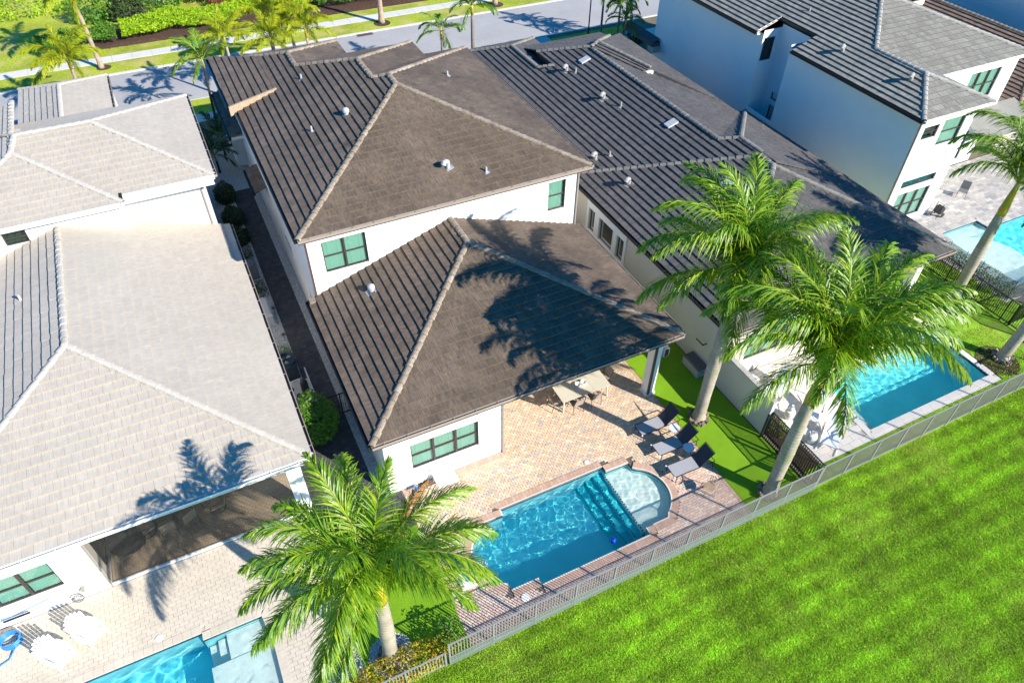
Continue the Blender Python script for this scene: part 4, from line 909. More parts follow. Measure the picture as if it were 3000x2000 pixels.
window(hL, 'x', -7.11, 17.5, 19.9, .05, 2.4, 1, cols=2, rows=1, blinds=False, frame='black_metal'); window(hL, 'y', 21.5, -6, -1.2, .05, 2.5, -1, cols=4, rows=1, blinds=False)
MB().box(-.42, .1, 16.92, 17.3, 0, 3.5).build('column', 'white_stucco', hL)
sc_ = thing('insect_screen', 'dark insect screen with white frame closing the patio under the pale roof', 'screen', (-3.7, 17, 0), world=True)
MB().face([(-7.08, 17.0, .08), (-.44, 17.0, .08), (-.44, 17.0, 3.3), (-7.08, 17.0, 3.3)]).build('screen_mesh', 'screen_mesh', sc_)
MB().box(-7.1, -.42, 16.94, 17.05, 0, .075).box(-7.1, -.42, 16.96, 17.04, 3.3, 3.4).build('screen_frame', 'white_paint', sc_)
rL = Roof(hL, 'pale_tile', 'pale_tile_edge', 'pale_cap')
def fL(p0, p1, pts, ph=0):   # pts are 3D already
    rL.face(pts, (p0, p1), ph)
l0, l1, la, lr = (-12.8, 16.5, 3.65), (.57, 16.5, 3.65), (-6.12, 23.19, 5.96), (-6.12, 31.2, 5.96)
fL(l0, l1, [l0, l1, la]); fL(l1, (.57, 31.85, 3.65), [l1, (.57, 31.2, 3.65), lr, la])
fL(l1, (.57, 31.85, 3.65), [(.57, 31.2, 3.65), (.57, 31.85, 3.65), (-3.4, 31.85, 5.02), (-3.4, 31.2, 5.02)])
fL(l0, (-12.8, 31.2, 3.65), [l0, la, lr, (-12.8, 31.2, 3.65)])
u0, u1 = (-10.9, 31.5, 6.6), (.58, 31.5, 6.6)
fL(u0, u1, [(-3.3, 31.5, 6.6), u1, (-3.8, 35.88, 8.11), (-6.9, 35.88, 8.11), (-7.0, 34.8, 7.74)])
fL(u1, (.58, 40.3, 6.6), [u1, (.58, 40.26, 6.6), (-3.8, 35.88, 8.11)])
fL((.58, 40.26, 6.6), (-11, 40.26, 6.6), [(.58, 40.26, 6.6), (-11.2, 40.26, 6.6), (-6.9, 35.88, 8.11), (-3.8, 35.88, 8.11)])
v0, v1 = (-10.9, 30.85, 6.6), (-3.3, 30.85, 6.6)
fL(v0, v1, [v0, v1, (-7.1, 34.65, 7.91)]); fL(v1, (-3.3, 36, 6.6), [v1, (-3.3, 37, 6.6), (-7.1, 37, 7.91), (-7.1, 34.65, 7.91)]); fL(v0, (-10.9, 36, 6.6), [v0, (-7.1, 34.65, 7.91), (-7.1, 40, 7.91), (-10.9, 40, 6.6)])
g0 = [(-8.22, 41, 4.5), (-8.22, 50.1, 4.5), (-5.8, 47.7, 5.335), (-5.8, 41, 5.335)]
fL((-8.22, 50, 4.5), (-8.22, 41, 4.5), g0); fL((-3.37, 50, 4.5), (-3.37, 41, 4.5), [(-3.37, 40.5, 4.5), (-3.37, 50.1, 4.5), (-5.8, 47.7, 5.335), (-5.8, 40.5, 5.335)])
fL((-8.22, 50.1, 4.5), (-3.37, 50.1, 4.5), [(-8.22, 50.1, 4.5), (-3.37, 50.1, 4.5), (-5.8, 47.7, 5.335)])
for p, q in ((l0, la), (l1, la), (la, lr), (u1, (-3.8, 35.88, 8.11)), ((-3.8, 35.88, 8.11), (-6.9, 35.88, 8.115)), ((.58, 40.26, 6.6), (-3.8, 35.88, 8.11)), (v0, (-7.1, 34.65, 7.91)), (v1, (-7.1, 34.65, 7.91)), ((-7.1, 34.65, 7.91), (-6.9, 35.88, 8.1)),
             ((-8.22, 50.1, 4.5), (-5.8, 47.7, 5.33)), ((-3.37, 50.1, 4.5), (-5.8, 47.7, 5.33)), ((-5.8, 47.7, 5.335), (-5.8, 40.5, 5.34)), ((-7.1, 35.4, 7.91), (-7.1, 40, 7.92))):
    rL.caps(Vector(p)+Vector((0, 0, .03)), Vector(q)+Vector((0, 0, .03)))
rL.done()
wt = ('white_paint', 'white_trim')
gutter(hL, (-12.8, 16.5, 3.65), l1, (0, -1), wt); gutter(hL, l1, (.57, 31.8, 3.65), (1, 0), ('taupe_metal', 'brown_metal'))
gutter(hL, (-3.3, 31.5, 6.6), u1, (0, -1), wt); gutter(hL, v0, v1, (0, -1), wt); gutter(hL, u1, (.58, 40.26, 6.6), (1, 0), ('taupe_metal', 'brown_metal')); gutter(hL, (-3.37, 40.5, 4.5), (-3.37, 50, 4.5), (1, 0), ('taupe_metal', 'brown_metal'))
MB().box(-12.8, .5, 16.55, 21.5, 3.45, 3.52).box(.1, .5, 21.5, 31.8, 3.45, 3.52).box(-12.8, .5, 31.0, 31.85, 6.42, 6.5).box(.1, .5, 31.85, 40.2, 6.42, 6.5).build('soffit', 'white_trim', hL)
MB().bar((-.12, 31.8, 3.6), (-.12, 31.8, 6.4), .05).build('downspout', 'taupe_metal', hL); MB().bar((-7.08, 16.87, .05), (-7.08, 16.87, 3.3), .03).build('downspout', 'taupe_metal', hL)
vent(hL, (-7.76, 27.38, 5.38), 'pipe', 'pale_cap')
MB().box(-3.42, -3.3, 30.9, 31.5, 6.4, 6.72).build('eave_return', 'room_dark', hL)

# ================================================================ HOUSES D, E at the far top right
hD = thing('house', 'tan tile roofed house in the far top right corner behind the grey roof', 'house', (56, 32, 0), world=True)
rD = Roof(hD, 'tan_tile', 'tan_tile_edge', 'tan_cap')
d0, d1 = (47.6, 45, 3.65), (47.6, 24, 3.65)
rD.face([(47.6, 24, 3.65), (47.6, 45, 3.65), (53, 39.6, 5.51), (53, 27.5, 5.51)], (d0, d1)); rD.face([(53, 27.5, 5.51), (53, 39.6, 5.51), (58, 44, 3.8), (58, 22.5, 3.8)], ((58, 44, 3.8), (58, 22.5, 3.8)))
rD.face([(47.6, 24, 3.65), (53, 27.5, 5.51), (58, 24, 3.65)], ((47.6, 24, 3.65), (58, 24, 3.65)))
rD.face([(46.8, 36.2, 4.9), (46.8, 46, 4.9), (49.3, 46, 5.76), (49.3, 36.2, 5.76)], ((46.8, 46, 4.9), (46.8, 36, 4.9))); rD.face([(49.3, 36.2, 5.76), (49.3, 46, 5.76), (52.5, 46, 4.66), (52.5, 36.2, 4.66)], ((52.5, 46, 4.66), (52.5, 36.2, 4.66)))
rD.caps((53, 27.5, 5.54), (53, 39.6, 5.55)); rD.caps((47.6, 24, 3.68), (53, 27.5, 5.54)); rD.caps((49.3, 36.2, 5.8), (49.3, 46, 5.81)); rD.done()
w = MB(); wallgrid(w, 'x', 48, 24.4, 46, 0, 3.6, [], -1); wallgrid(w, 'y', 24.4, 48, 57.6, 0, 3.6, [(50, 53, .5, 2.3)], -1); wallgrid(w, 'x', 57.6, 24.4, 44, 0, 3.6, [], 1); wallgrid(w, 'y', 36.25, 47.2, 52.1, 3.6, 5.6, [], -1); w.build('wall', 'beige_stucco', hD)
window(hD, 'y', 24.4, 50, 53, .5, 2.3, -1, cols=3); vent(hD, (51.0, 30.2, 4.8), 'goose'); MB().obox((50.6, 33.2, 4.75), (1, 0, .345), (0, 1, 0), (-.345, 0, 1), .35, .25, .05).build('skylight', 'flashing', hD)
hE = thing('house', 'white house wall in deep blue shade at the extreme top right corner', 'house', (63, 34, 0), world=True)
w = MB(); wallgrid(w, 'x', 59.6, 24, 48, 0, 7.0, [(27, 29, 4.5, 6)], -1); wallgrid(w, 'y', 24, 59.6, 70, 0, 7, [], -1); wallgrid(w, 'y', 48, 59.6, 70, 0, 7, [], 1); wallgrid(w, 'x', 70, 24, 48, 0, 7, [], 1); w.build('wall', 'cool_stucco', hE)
window(hE, 'x', 59.6, 27, 29, 4.5, 6, -1, cols=2)
rm = MB(); rm.hull([(59.2, 23.6, 7.0), (70.4, 23.6, 7.0), (70.4, 48.4, 7.0), (59.2, 48.4, 7.0)], [(64.7, 29.1, 8.9), (64.9, 29.1, 8.9), (64.9, 42.9, 8.9), (64.7, 42.9, 8.9)]); rm.build('roof', 'grey_tile', hE)
# ================================================================ PALMS
def frond_mesh(name, mt, L, e0, bend, nl, ll, wl, seed, droop=.9, plume=25, side=0., t0=.1, pw=1.25):
    """arching rachis with hanging leaflets; local +x outward, +z up"""
    rg = random.Random(seed); N = 16; pts = [Vector((0, 0, 0))]; tan = []
    for i in range(N):
        t = i/N; e = R(e0-bend*t**pw); yaw = side*t*t; d = Vector((math.cos(e)*math.cos(yaw), math.cos(e)*math.sin(yaw), math.sin(e))); tan.append(d); pts.append(pts[-1]+d*L/N)
    tan.append(tan[-1]); mb = MB(); mb.tube(pts, [.035*L/4*(1-i/(N+1))+.006 for i in range(N+1)], 5, mi=1)
    def at(t):
        x = t*N; i = min(int(x), N-1); return pts[i].lerp(pts[i+1], x-i), tan[i].lerp(tan[i+1], x-i).normalized()
    for i in range(nl):
        t = t0+(1-t0)*(i+rg.random()*.6)/nl; p, d = at(min(t, .995)); s = d.cross(Vector((0, 0, 1))).normalized(); up = s.cross(d)
        ln0 = ll*(math.sin(math.pi*min(1, .18+t*.80))**.55)*(1 if t < .85 else 1-(t-.85)*2.6)
        for sg in (-1, 1):
            ln = ln0*rg.uniform(.85, 1.1); a = R(rg.uniform(-plume, plume)+12); fw = R(rg.uniform(28, 48))+t*.45
            v = (s*sg*math.cos(a)+up*math.sin(a))*math.cos(fw)+d*math.sin(fw); v.normalize(); g = droop*rg.uniform(.75, 1.25); tt = rg.random()
            q = p.copy(); w0 = wl*rg.uniform(.8, 1.15); prev = None; K = 3
            for k in range(K+1):
                wd = w0*(.6, 1.0, .7, .05)[k]; wv = v.cross(Vector((0, 0, 1)));  wv = wv.normalized() if wv.length > .05 else s
                wv = (wv*math.cos(.5*sg)+v.cross(wv)*math.sin(.5*sg)).normalized()
                cur = (q-wv*wd/2, q+wv*wd/2)
                if prev: mb.face([prev[0], prev[1], cur[1], cur[0]], t=tt)
                prev = cur; q = q+v*ln/K; v = (v+Vector((0, 0, -g*.42))).normalized()
    return mb.mesh(name, [mt, 'rachis'])
def palm(root, base, pts, rads, mt, crown, meshes, spec, ring=0, seed=0, shaft=None, shaft_mt='crownshaft'):
    """trunk, crownshaft, fronds; spec = list of (mesh index, azimuth deg, scale)"""
    base = Vector(base); loc = [Vector(p)-base for p in pts]; mb = MB(); P2, R2 = [], []
    steps = 40 if ring else 10; total = len(loc)-1
    for i in range(steps+1):
        x = i/steps*total; k = min(int(x), total-1); f = x-k; P2.append(loc[k].lerp(loc[k+1], f)); r = rads[k]*(1-f)+rads[k+1]*f
        if ring and i > 6: r *= 1+.018*math.sin(i*2.4)
        R2.append(r)
    mb.tube(P2, R2, 14); mb.build('trunk', mt, root, smooth=True, off=(0, 0, 0))
    if ring:
        m2 = MB(); n = int((P2[-1]-P2[0]).length/.11)
        for i in range(int(n*.25), n):
            x = i/n*steps; k = min(int(x), steps-1); p = P2[k].lerp(P2[k+1], x-k); r = R2[k]+.004
            m2.tube([p, p+Vector((0, 0, .014))], r, 14, cap=False)
        kind(m2.build('trunk_rings', 'trunk_ring', root, off=(0, 0, 0)), 'stuff')
    if shaft:
        q = [Vector(p)-base for p in shaft[0]]; MB().tube(q, shaft[1], 12).build('crownshaft', shaft_mt, root, smooth=True, off=(0, 0, 0))
    c = Vector(crown)-base
    for i, (mi, a, sca) in enumerate(spec):
        z = -0.05*i*.3
        o = link('frond', meshes[mi], root, loc=c+Vector((math.cos(R(a))*.08, math.sin(R(a))*.08, -.012*i)), rot=(0, 0, R(a))); o.scale = (sca,)*3
    return root
royal = [frond_mesh('frond', 'royal_leaf', L_, e0, bd, 100, .95, .043, 11+i, droop=dr*1.2, plume=48, side=sd, pw=1.6) for i, (L_, e0, bd, dr, sd) in enumerate(((4.3, 88, 70, .75, .2), (4.6, 84, 112, .9, -.2), (4.6, 78, 128, 1.0, .15), (4.5, 70, 132, 1.0, -.1), (4.4, 60, 130, 1.05, .2), (4.2, 46, 120, 1.1, -.25), (4.1, 28, 98, 1.2, .1), (3.9, 2, 65, 1.25, 0)))]
def crown_spec(n, seed, sc_=1., table=((0, 2), (1, 3), (2, 3), (3, 3), (4, 3), (5, 3), (6, 2))):
    rg = random.Random(seed); out = []; a = rg.random()*360
    for mi, k in table:
        for _ in range(k): out.append((mi, a % 360, sc_*rg.uniform(.9, 1.08))); a += 137.5+rg.uniform(-12, 12)
    return out
def royal_palm(x, y, hs, hc, lean, label, spec, seed, r=.26, grp=None, big=1.):
    spec = [(a, b, c*big) for a, b, c in spec]
    base = Vector((x, y, 0)); tp = Vector((x+lean[0], y+lean[1], hs)); cr = Vector((x+lean[0]*1.15, y+lean[1]*1.15, hc))
    t = thing('royal_palm', label, 'palm tree', base, group=grp)
    P = [base, base+Vector((0, 0, .35)), base.lerp(tp, .25), base.lerp(tp, .5), base.lerp(tp, .8), tp]
    palm(t, base, P, [r*1.45, r*1.05, r*.98, r*1.08, r*.95, r*.78], 'royal_trunk', cr, royal, spec, ring=1, seed=seed, shaft=([tp, tp.lerp(cr, .15), tp.lerp(cr, .6), cr+Vector((0, 0, .25))], [r*.82, r*.86, r*.6, r*.22]))
    mb = MB(); rg = random.Random(seed)
    for i in range(60): a = rg.random()*6.28; rr = r*rg.uniform(1.2, 1.75); mb.obox((math.cos(a)*rr, math.sin(a)*rr, rg.uniform(.0, .16)), (math.cos(a), math.sin(a), .3), (-math.sin(a), math.cos(a), 0), (0, 0, 1), .07, .04, .07)
    kind(mb.build('root_mat', 'root_flare', t, off=(0, 0, 0)), 'stuff')
    return t
spA = [(0, 100, .95), (0, 250, .85), (1, 60, 1.05), (1, 200, 1), (1, 320, 1), (2, 20, 1), (2, 140, 1.05), (2, 265, 1), (3, 95, 1.1), (3, 175, 1.1), (3, 235, 1), (3, 345, 1), (4, 50, 1), (4, 150, 1.05), (4, 215, 1.05), (4, 300, 1), (5, 190, 1.05), (5, 250, .95), (5, 110, 1), (6, 225, 1), (6, 165, 1), (3, 40, 1.1), (1, 110, 1.1)]
royal_palm(16.3, 14.2, 6.3, 8.0, (.05, .05), 'tall royal palm with green crown shaft rising from turf beside the sun loungers', spA, 1, .25, 'royal palms in the back gardens', big=1.06)
spB = [(0, 60, 1), (0, 210, 1), (1, 10, 1.05), (1, 120, 1), (1, 280, 1), (2, 80, 1.1), (2, 170, 1.05), (2, 330, 1.1), (3, 30, 1.1), (3, 130, 1.1), (3, 215, 1), (3, 300, 1), (4, 0, 1.12), (4, 95, 1.1), (4, 160, 1), (4, 225, .95), (5, 345, 1.15), (5, 60, 1), (5, 190, 1), (6, 345, 1.1), (6, 20, 1), (2, 25, 1.15), (3, 75, 1.15), (3, 340, 1.1), (1, 340, 1.1), (4, 130, 1.1), (2, 140, 1.15)]
royal_palm(16.5, 9.85, 5.35, 7.2, (.12, .1), 'royal palm with yellow crown shaft at the corner where both iron fences meet', spB, 2, .25, 'royal palms in the back gardens', big=1.12)
spC = [(0, 40, .9), (0, 230, .95), (1, 110, 1), (1, 190, 1), (1, 300, 1), (2, 0, 1), (2, 150, 1), (2, 235, 1), (3, 88, 1), (3, 130, .95), (3, 205, 1.02), (3, 325, 1), (4, 175, 1.0), (4, 228, 1), (4, 345, 1), (5, 240, .95), (5, 0, 1), (5, 195, 1), (6, 222, .9), (6, 335, .95), (4, 308, .9), (3, 165, 1), (5, 120, 1)]
pC = royal_palm(.92, 10.3, 3.95, 5.5, (.1, -.05), 'royal palm in the bottom middle with one dead brown frond and white gravel ring', spC, 3, .24, 'royal palms in the back gardens')
dead = frond_mesh('dead_frond', 'dead_leaf', 3.7, 24, 62, 120, .62, .035, 91, droop=1.1, plume=60)
dd = link('dead_frond', dead, pC, loc=(.15, .1, 5.2), rot=(0, 0, R(44))); dd['label'] = 'dead brown orange frond'
royal_palm(33.3, 15.1, 5.0, 6.9, (.15, .1), 'royal palm before the netted pool near the right edge', crown_spec(20, 44, 1.0), 4, .25, 'royal palms in the back gardens')
royal_palm(31.6, 10.95, 5.6, 7.5, (.5, -.1), 'royal palm in round mulch bed cut off by the right edge', crown_spec(20, 47, 1.0), 5, .25, 'royal palms in the back gardens')

fox = [frond_mesh('frond', 'foxtail_leaf', 2.5, e0, bd, 110, .50, .040, 40+i, droop=.9, plume=85) for i, (e0, bd) in enumerate(((78, 80), (60, 105), (42, 100), (25, 90), (5, 70)))]
adon = [frond_mesh('frond', 'adonidia_leaf', 1.9, e0, bd, 30, .55, .06, 60+i, droop=.55, plume=22) for i, (e0, bd) in enumerate(((75, 80), (55, 105), (38, 110), (20, 95), (0, 70)))]
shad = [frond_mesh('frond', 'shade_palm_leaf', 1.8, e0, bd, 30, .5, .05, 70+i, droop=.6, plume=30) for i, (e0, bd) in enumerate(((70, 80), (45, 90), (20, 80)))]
def small_palm(kind_, name, x, y, h, r, ms, mt, label, n, seed, scl=1., grp=None, lean=(0, 0), shaft_mt='crownshaft', cut=None):
    b = Vector((x, y, 0)); tp = b+Vector((lean[0], lean[1], h)); t = thing(name, label, 'palm tree', b, group=grp); rg = random.Random(seed); a = rg.random()*360; sp = []
    for i in range(n): sp.append((min(len(ms)-1, int(i/n*len(ms))), a % 360, scl*rg.uniform(.88, 1.1))); a += 137.5+rg.uniform(-15, 15)
    palm(t, b, [b, b.lerp(tp, .1), b.lerp(tp, .6), tp-Vector((0, 0, .7))], [r*1.4, r, r*.9, r*.7], mt, tp, ms, sp, seed=seed, shaft=([tp-Vector((0, 0, .72)), tp-Vector((0, 0, .4)), tp+Vector((0, 0, .08))], [r*.75, r*.8, r*.35]), shaft_mt=shaft_mt)
G1 = 'foxtail palms along the street'; G2 = 'slender palms beside the driveways'
F = lambda *a, **k: small_palm('fox', 'foxtail_palm', *a, **k)
F(-4.36, 63.22, 5.6, .17, fox, 'tan_trunk', 'foxtail palm with leaning tan trunk and drooping golden fronds on the far verge at left', 13, 1, 1.35, G1, lean=(-.1, 0))
F(-5.6, 55.2, 4.0, .13, fox, 'tan_trunk', 'low foxtail palm whose crown shows just above the pale garage roof', 13, 2, 1.15, G1)
F(4.3, 52.9, 4.7, .12, fox, 'tan_trunk', 'foxtail palm leftmost in the cluster behind the brown ridge', 12, 3, .9, G1)
F(7.9, 56.5, 4.7, .13, fox, 'tan_trunk', 'foxtail palm highest in the yellow-green cluster behind the brown roof', 14, 4, 1.15, G1)
F(9.3, 55.6, 4.5, .13, fox, 'tan_trunk', 'foxtail palm in the cluster, second from its right end', 14, 5, 1.1, G1)
F(9.9, 53.2, 4.3, .13, fox, 'tan_trunk', 'foxtail palm at the right end of the roadside cluster', 13, 6, 1.0, G1)
F(7.3, 52.7, 4.3, .13, fox, 'tan_trunk', 'foxtail palm lowest in the cluster, touching the brown ridge caps', 13, 7, 1.05, G1)
F(18.46, 63.1, 7.5, .22, fox, 'tan_trunk', 'foxtail palm with thick trunk in mulch ring on far verge, crown above the frame', 13, 8, 1.3, G1)
F(29.5, 63.1, 7.5, .2, fox, 'tan_trunk', 'foxtail palm in mulch ring at the top edge right of the storm drain', 12, 9, 1.3, G1)
F(1.8, 76.0, 7.0, .2, fox, 'tan_trunk', 'palm with pale trunk standing in the bright hedge bed at the top edge', 10, 10, 1.2, G1)
A_ = lambda *a, **k: small_palm('ad', 'slender_palm', *a, **k)
small_palm('d', 'dark_trunk_palm', 2.16, 50.67, 4.4, .085, adon, 'dark_trunk', 'palm with thin black trunk between the pale roof and the brown roof', 13, 11, 1.15, G2, lean=(.25, 0))
A_(18.6, 48.9, 4.3, .12, adon, 'grey_trunk', 'small palm with yellowing inner frond in front of the street', 10, 12, 1.05, G2)
A_(21.0, 48.8, 5.7, .15, adon, 'grey_trunk', 'taller grey-trunked palm right of the small yellowing one', 11, 13, 1.1, G2)
A_(35.16, 50.89, 3.3, .10, adon, 'grey_trunk', 'slim palm at the left of the clump beside the blue-shaded wall', 12, 14, 1.0, G2)
A_(35.7, 50.7, 3.5, .12, adon, 'dark_trunk', 'dark-trunked palm in the middle of the clump beside the blue-shaded wall', 13, 15, 1.1, G2)
A_(33.0, 46.8, 3.6, .09, adon, 'grey_trunk', 'ringed slim palm standing nearest the blue-shaded wall', 11, 16, .9, G2)
A_(34.6, 52.6, 3.9, .10, adon, 'grey_trunk', 'bushy palm at the back of the clump beside the blue-shaded wall', 13, 17, 1.1, G2)
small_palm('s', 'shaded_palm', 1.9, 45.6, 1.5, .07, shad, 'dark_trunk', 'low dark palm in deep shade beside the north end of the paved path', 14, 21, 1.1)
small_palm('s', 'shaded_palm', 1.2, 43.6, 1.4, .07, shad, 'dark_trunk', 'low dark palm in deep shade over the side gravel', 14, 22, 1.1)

# ================================================================ SHRUBS
def bush(name, c, rx, ry, rz, n, ls, mt, label, cat='shrub', seed=0, box=False, grp=None, asp=.5, world_poly=None):
    rg = random.Random(seed); t = thing(name, label, cat, (c[0], c[1], 0), group=grp); mb = MB()
    for i in range(n):
        while 1:
            v = Vector((rg.uniform(-1, 1), rg.uniform(-1, 1), rg.uniform(-.6 if not box else 0, 1)))
            if box: 
                if rg.random() < .6: v.z = 1-rg.random()*.25
                break
            if .35 < v.length < 1: v = v.normalized()*(rg.uniform(.55, 1) if rg.random() < .3 else rg.uniform(.82, 1.06)); break
        if world_poly:
            x, y = world_poly(rg); z = rg.uniform(.6, 1.0)*rz*(1+.18*math.sin(x*2.1+seed)*math.cos(y*1.7)); p = Vector((x-c[0], y-c[1], z))
        else: p = Vector((v.x*rx, v.y*ry, (v.z*rz*(1 if box else .62)+(0 if box else rz*.42)) * (1+.12*math.sin(v.x*5+seed)*math.sin(v.y*4))))
        p.z = max(.03, p.z)
        nn = Vector((rg.gauss(0, .6), rg.gauss(0, .6), rg.uniform(.2, 1)))+(v*.5 if not world_poly else Vector()); nn.normalize(); a = nn.cross(Vector((rg.gauss(0, 1), rg.gauss(0, 1), rg.gauss(0, 1)))).normalized(); b = nn.cross(a); s = ls*rg.uniform(.6, 1.25); tt = rg.random()
        mb.face([p-a*s, p-b*s*asp+nn*s*.12, p+a*s, p+b*s*asp+nn*s*.12], t=tt)
    kind(mb.build('foliage', mt, t, off=(0, 0, 0)), 'stuff')
    if not world_poly:
        st = MB(); rg2 = random.Random(seed)
        for i in range(5): a = rg2.random()*6.28; st.bar((0, 0, 0), (math.cos(a)*rx*.5, math.sin(a)*ry*.5, rz*.6), .02, .008, 5)
        st.build('stem', 'grey_trunk', t, off=(0, 0, 0))
    return t
bush('round_bush', (1.25, 20.75), .95, 1.15, 1.75, 2600, .085, 'bush_green', 'large glossy green bush between the pale roof corner and the gate', seed=1)
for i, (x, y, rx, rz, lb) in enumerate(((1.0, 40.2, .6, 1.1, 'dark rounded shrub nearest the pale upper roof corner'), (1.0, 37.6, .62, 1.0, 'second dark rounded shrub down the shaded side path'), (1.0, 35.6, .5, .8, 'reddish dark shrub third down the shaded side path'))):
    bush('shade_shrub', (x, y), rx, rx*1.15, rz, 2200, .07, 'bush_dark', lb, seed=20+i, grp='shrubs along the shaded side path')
for i, (x, y, lb) in enumerate(((.95, 33.9, 'small box shrub beside the grey condenser'), (1.0, 30.7, 'small clipped box shrub just above the beige generator'), (1.0, 25.5, 'small clipped box shrub above the dark blue condenser'))):
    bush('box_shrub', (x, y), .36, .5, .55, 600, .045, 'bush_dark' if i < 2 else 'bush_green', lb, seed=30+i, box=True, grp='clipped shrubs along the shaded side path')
bush('gold_shrub', (1.1, 9.72), 2.1, .55, .75, 3600, .05, 'bush_gold', 'low gold and green shrub mass at the foot of the bottom palm', seed=41)
bush('gold_shrub', (2.9, 10.0), .5, .6, 1.0, 500, .07, 'bush_green', 'leafy green shrub tucked in the fence corner right of the gold shrubs', seed=42)
bush('bougainvillea', (18.95, 14.0), .42, .95, 1.15, 1200, .07, 'bougainvillea', 'green bougainvillea with a few red flowers against the garden wall', 'plant', seed=43)
bush('bougainvillea', (18.85, 12.2), .35, .5, .7, 400, .06, 'bougainvillea', 'smaller bougainvillea sprawling at the end of the garden wall', 'plant', seed=44)
bush('hedge', (34.65, 15.6), .55, 2.3, 1.35, 4200, .05, 'bush_dark', 'clipped dark hedge behind the black fence of the netted pool', 'hedge', seed=45, box=True)
bush('entry_shrub', (36.6, 50.3), 1.0, .8, .8, 700, .10, 'bush_dark', 'dark leafy shrub below the palms beside the blue-shaded wall', seed=46)
def strip(x0, x1, f0, f1): return lambda rg: (lambda x: (x, rg.uniform(f0(x), f1(x))))(rg.uniform(x0, x1))
hy = lambda x: 67.9+.25*math.sin(x*.8)
bush('lime_hedge', (1.5, 69.5), 1, 1, .8, 9000, .11, 'bush_lime', 'long bright lime green hedge mass along the far planting bed', 'hedge', seed=51, world_poly=strip(-2.3, 7.5, hy, lambda x: 71.8+.6*math.sin(x)))
bush('lime_hedge', (11.0, 69.5), 1, 1, .7, 4500, .11, 'bush_lime', 'lime green hedge right of the red leaved bushes', 'hedge', seed=52, world_poly=strip(7.5, 14.5, lambda x: 69.4, lambda x: 72))
bush('street_hedge', (-5.6, 68.6), 1, 1, .8, 5000, .10, 'bush_green', 'darker green hedge under the leaning foxtail palm', 'hedge', seed=53, world_poly=strip(-8.8, -2.7, lambda x: 67.5+.3*math.sin(x), lambda x: 70.6))
bush('street_hedge', (17.5, 68.8), 1, 1, .9, 6500, .10, 'bush_green', 'dark green hedge behind the thick-trunked verge palm', 'hedge', seed=54, world_poly=strip(14.2, 24, lambda x: 68.0, lambda x: 71.5))
bush('red_bush', (7.5, 73.2), 2.1, 1.5, 1.7, 1700, .12, 'bush_red', 'crimson leaved bush mass behind the lime hedge', seed=55)
bush('red_bush', (12.0, 72.6), 1.6, 1.0, 1.3, 900, .12, 'bush_red', 'smaller dark red bush to the right of the crimson one', seed=56)
for i, (x, y, rx, rz, mt, lb) in enumerate(((-4.0, 73.8, 2.0, 2.6, 'bush_green', 'tall green shrub behind the leaning foxtail palm'), (1.2, 75.0, 2.6, 3.0, 'bush_green', 'tall mixed green shrub mass behind the lime hedge at left'), (4.6, 76.0, 2.2, 3.0, 'bush_dark', 'dark green shrub left of the crimson bushes'), (-9.5, 79.5, 5.0, 2.2, 'bush_lime', 'sunlit yellow-green thicket in the top left corner'), (-16, 80.5, 5.0, 2.2, 'bush_lime', 'second yellow-green thicket at the left edge'), (10.4, 75.6, 2.6, 2.0, 'bush_lime', 'yellow-green shrub above the red bushes'), (15, 75, 2.6, 2.2, 'bush_dark', 'dark shrub right of the red bushes at the top edge'), (20.5, 73.5, 2.4, 1.6, 'bush_green', 'green shrub at the top edge right of the dark ones'), (-1.5, 73.2, 1.6, 1.8, 'bush_dark', 'dark shrub directly behind the left end of the lime hedge'), (7.6, 76.6, 2.4, 2.4, 'bush_green', 'green shrub behind the crimson bush mass'), (25.5, 71.5, 2.4, 1.2, 'bush_lime', 'low yellow-green shrub at the top edge above the second thick verge palm'))):
    bush('tall_shrub', (x, y), rx, rx*.7, rz, 1500, .15, mt, lb, seed=60+i, grp='shrubs across the street')
# ================================================================ FENCES
def fence(x0, x1, y, z1, label, post_pitch=1.495, pk=.107, mt='fence_silver', rails=(.12, .93), posts=True, axis='x', h=1.42, bottom=.05):
    t = thing('picket_fence', label, 'fence', ((x0+x1)/2, y, 0) if axis == 'x' else (y, (x0+x1)/2, 0), rz=0 if axis == 'x' else R(90)); c = (x0+x1)/2; Ln = x1-x0
    n = max(1, round(Ln/post_pitch)); pit = Ln/n
    pm = MB().box(-.03, .03, -.03, .03, 0, h+.03).mesh('post', [mt]); km = MB().box(-.011, .011, -.011, .011, bottom, h-.01).mesh('picket', ['picket_tan' if mt == 'fence_silver' else mt])
    for z in (h, ) + tuple(rails): MB().box(-Ln/2, Ln/2, -.021, .021, z-.018, z+.018).build('rail', mt, t, off=(0, 0, 0))
    for i in range(n+1): link('post', pm, t, loc=(-Ln/2+i*pit, 0, 0))
    for i in range(n):
        k = round(pit/pk)
        for j in range(1, k): link('picket', km, t, loc=(-Ln/2+i*pit+j*pit/k, 0, 0))
    return t
f1 = fence(2.6, 18.2, 9.25, 1.42, 'silver picket fence with translucent mesh band along the tan and pink patio', rails=(.10,))
for i in range(10):
    a = -7.8+i*1.56; MB().face([(a+.002, -.035, .03), (a+1.558, -.035, .03), (a+1.558, -.035, .56), (a+.002, -.035, .56)]).build('mesh_panel', 'puppy_mesh', f1, off=(0, 0, 0))
MB().box(-7.8, 7.8, -.045, -.028, .555, .58).box(-7.8, 7.8, -.045, -.028, .005, .03).build('mesh_edge', 'fence_silver', f1, off=(0, 0, 0))
fence(18.32, 39.25, 9.27, 1.42, 'silver picket fence without mesh along the white pool deck to the right edge', rails=(.10, ))
fence(-1.6, 2.45, 9.25, 1.0, 'short picket fence end hidden by the gold shrubs', rails=(.10,), h=.95)
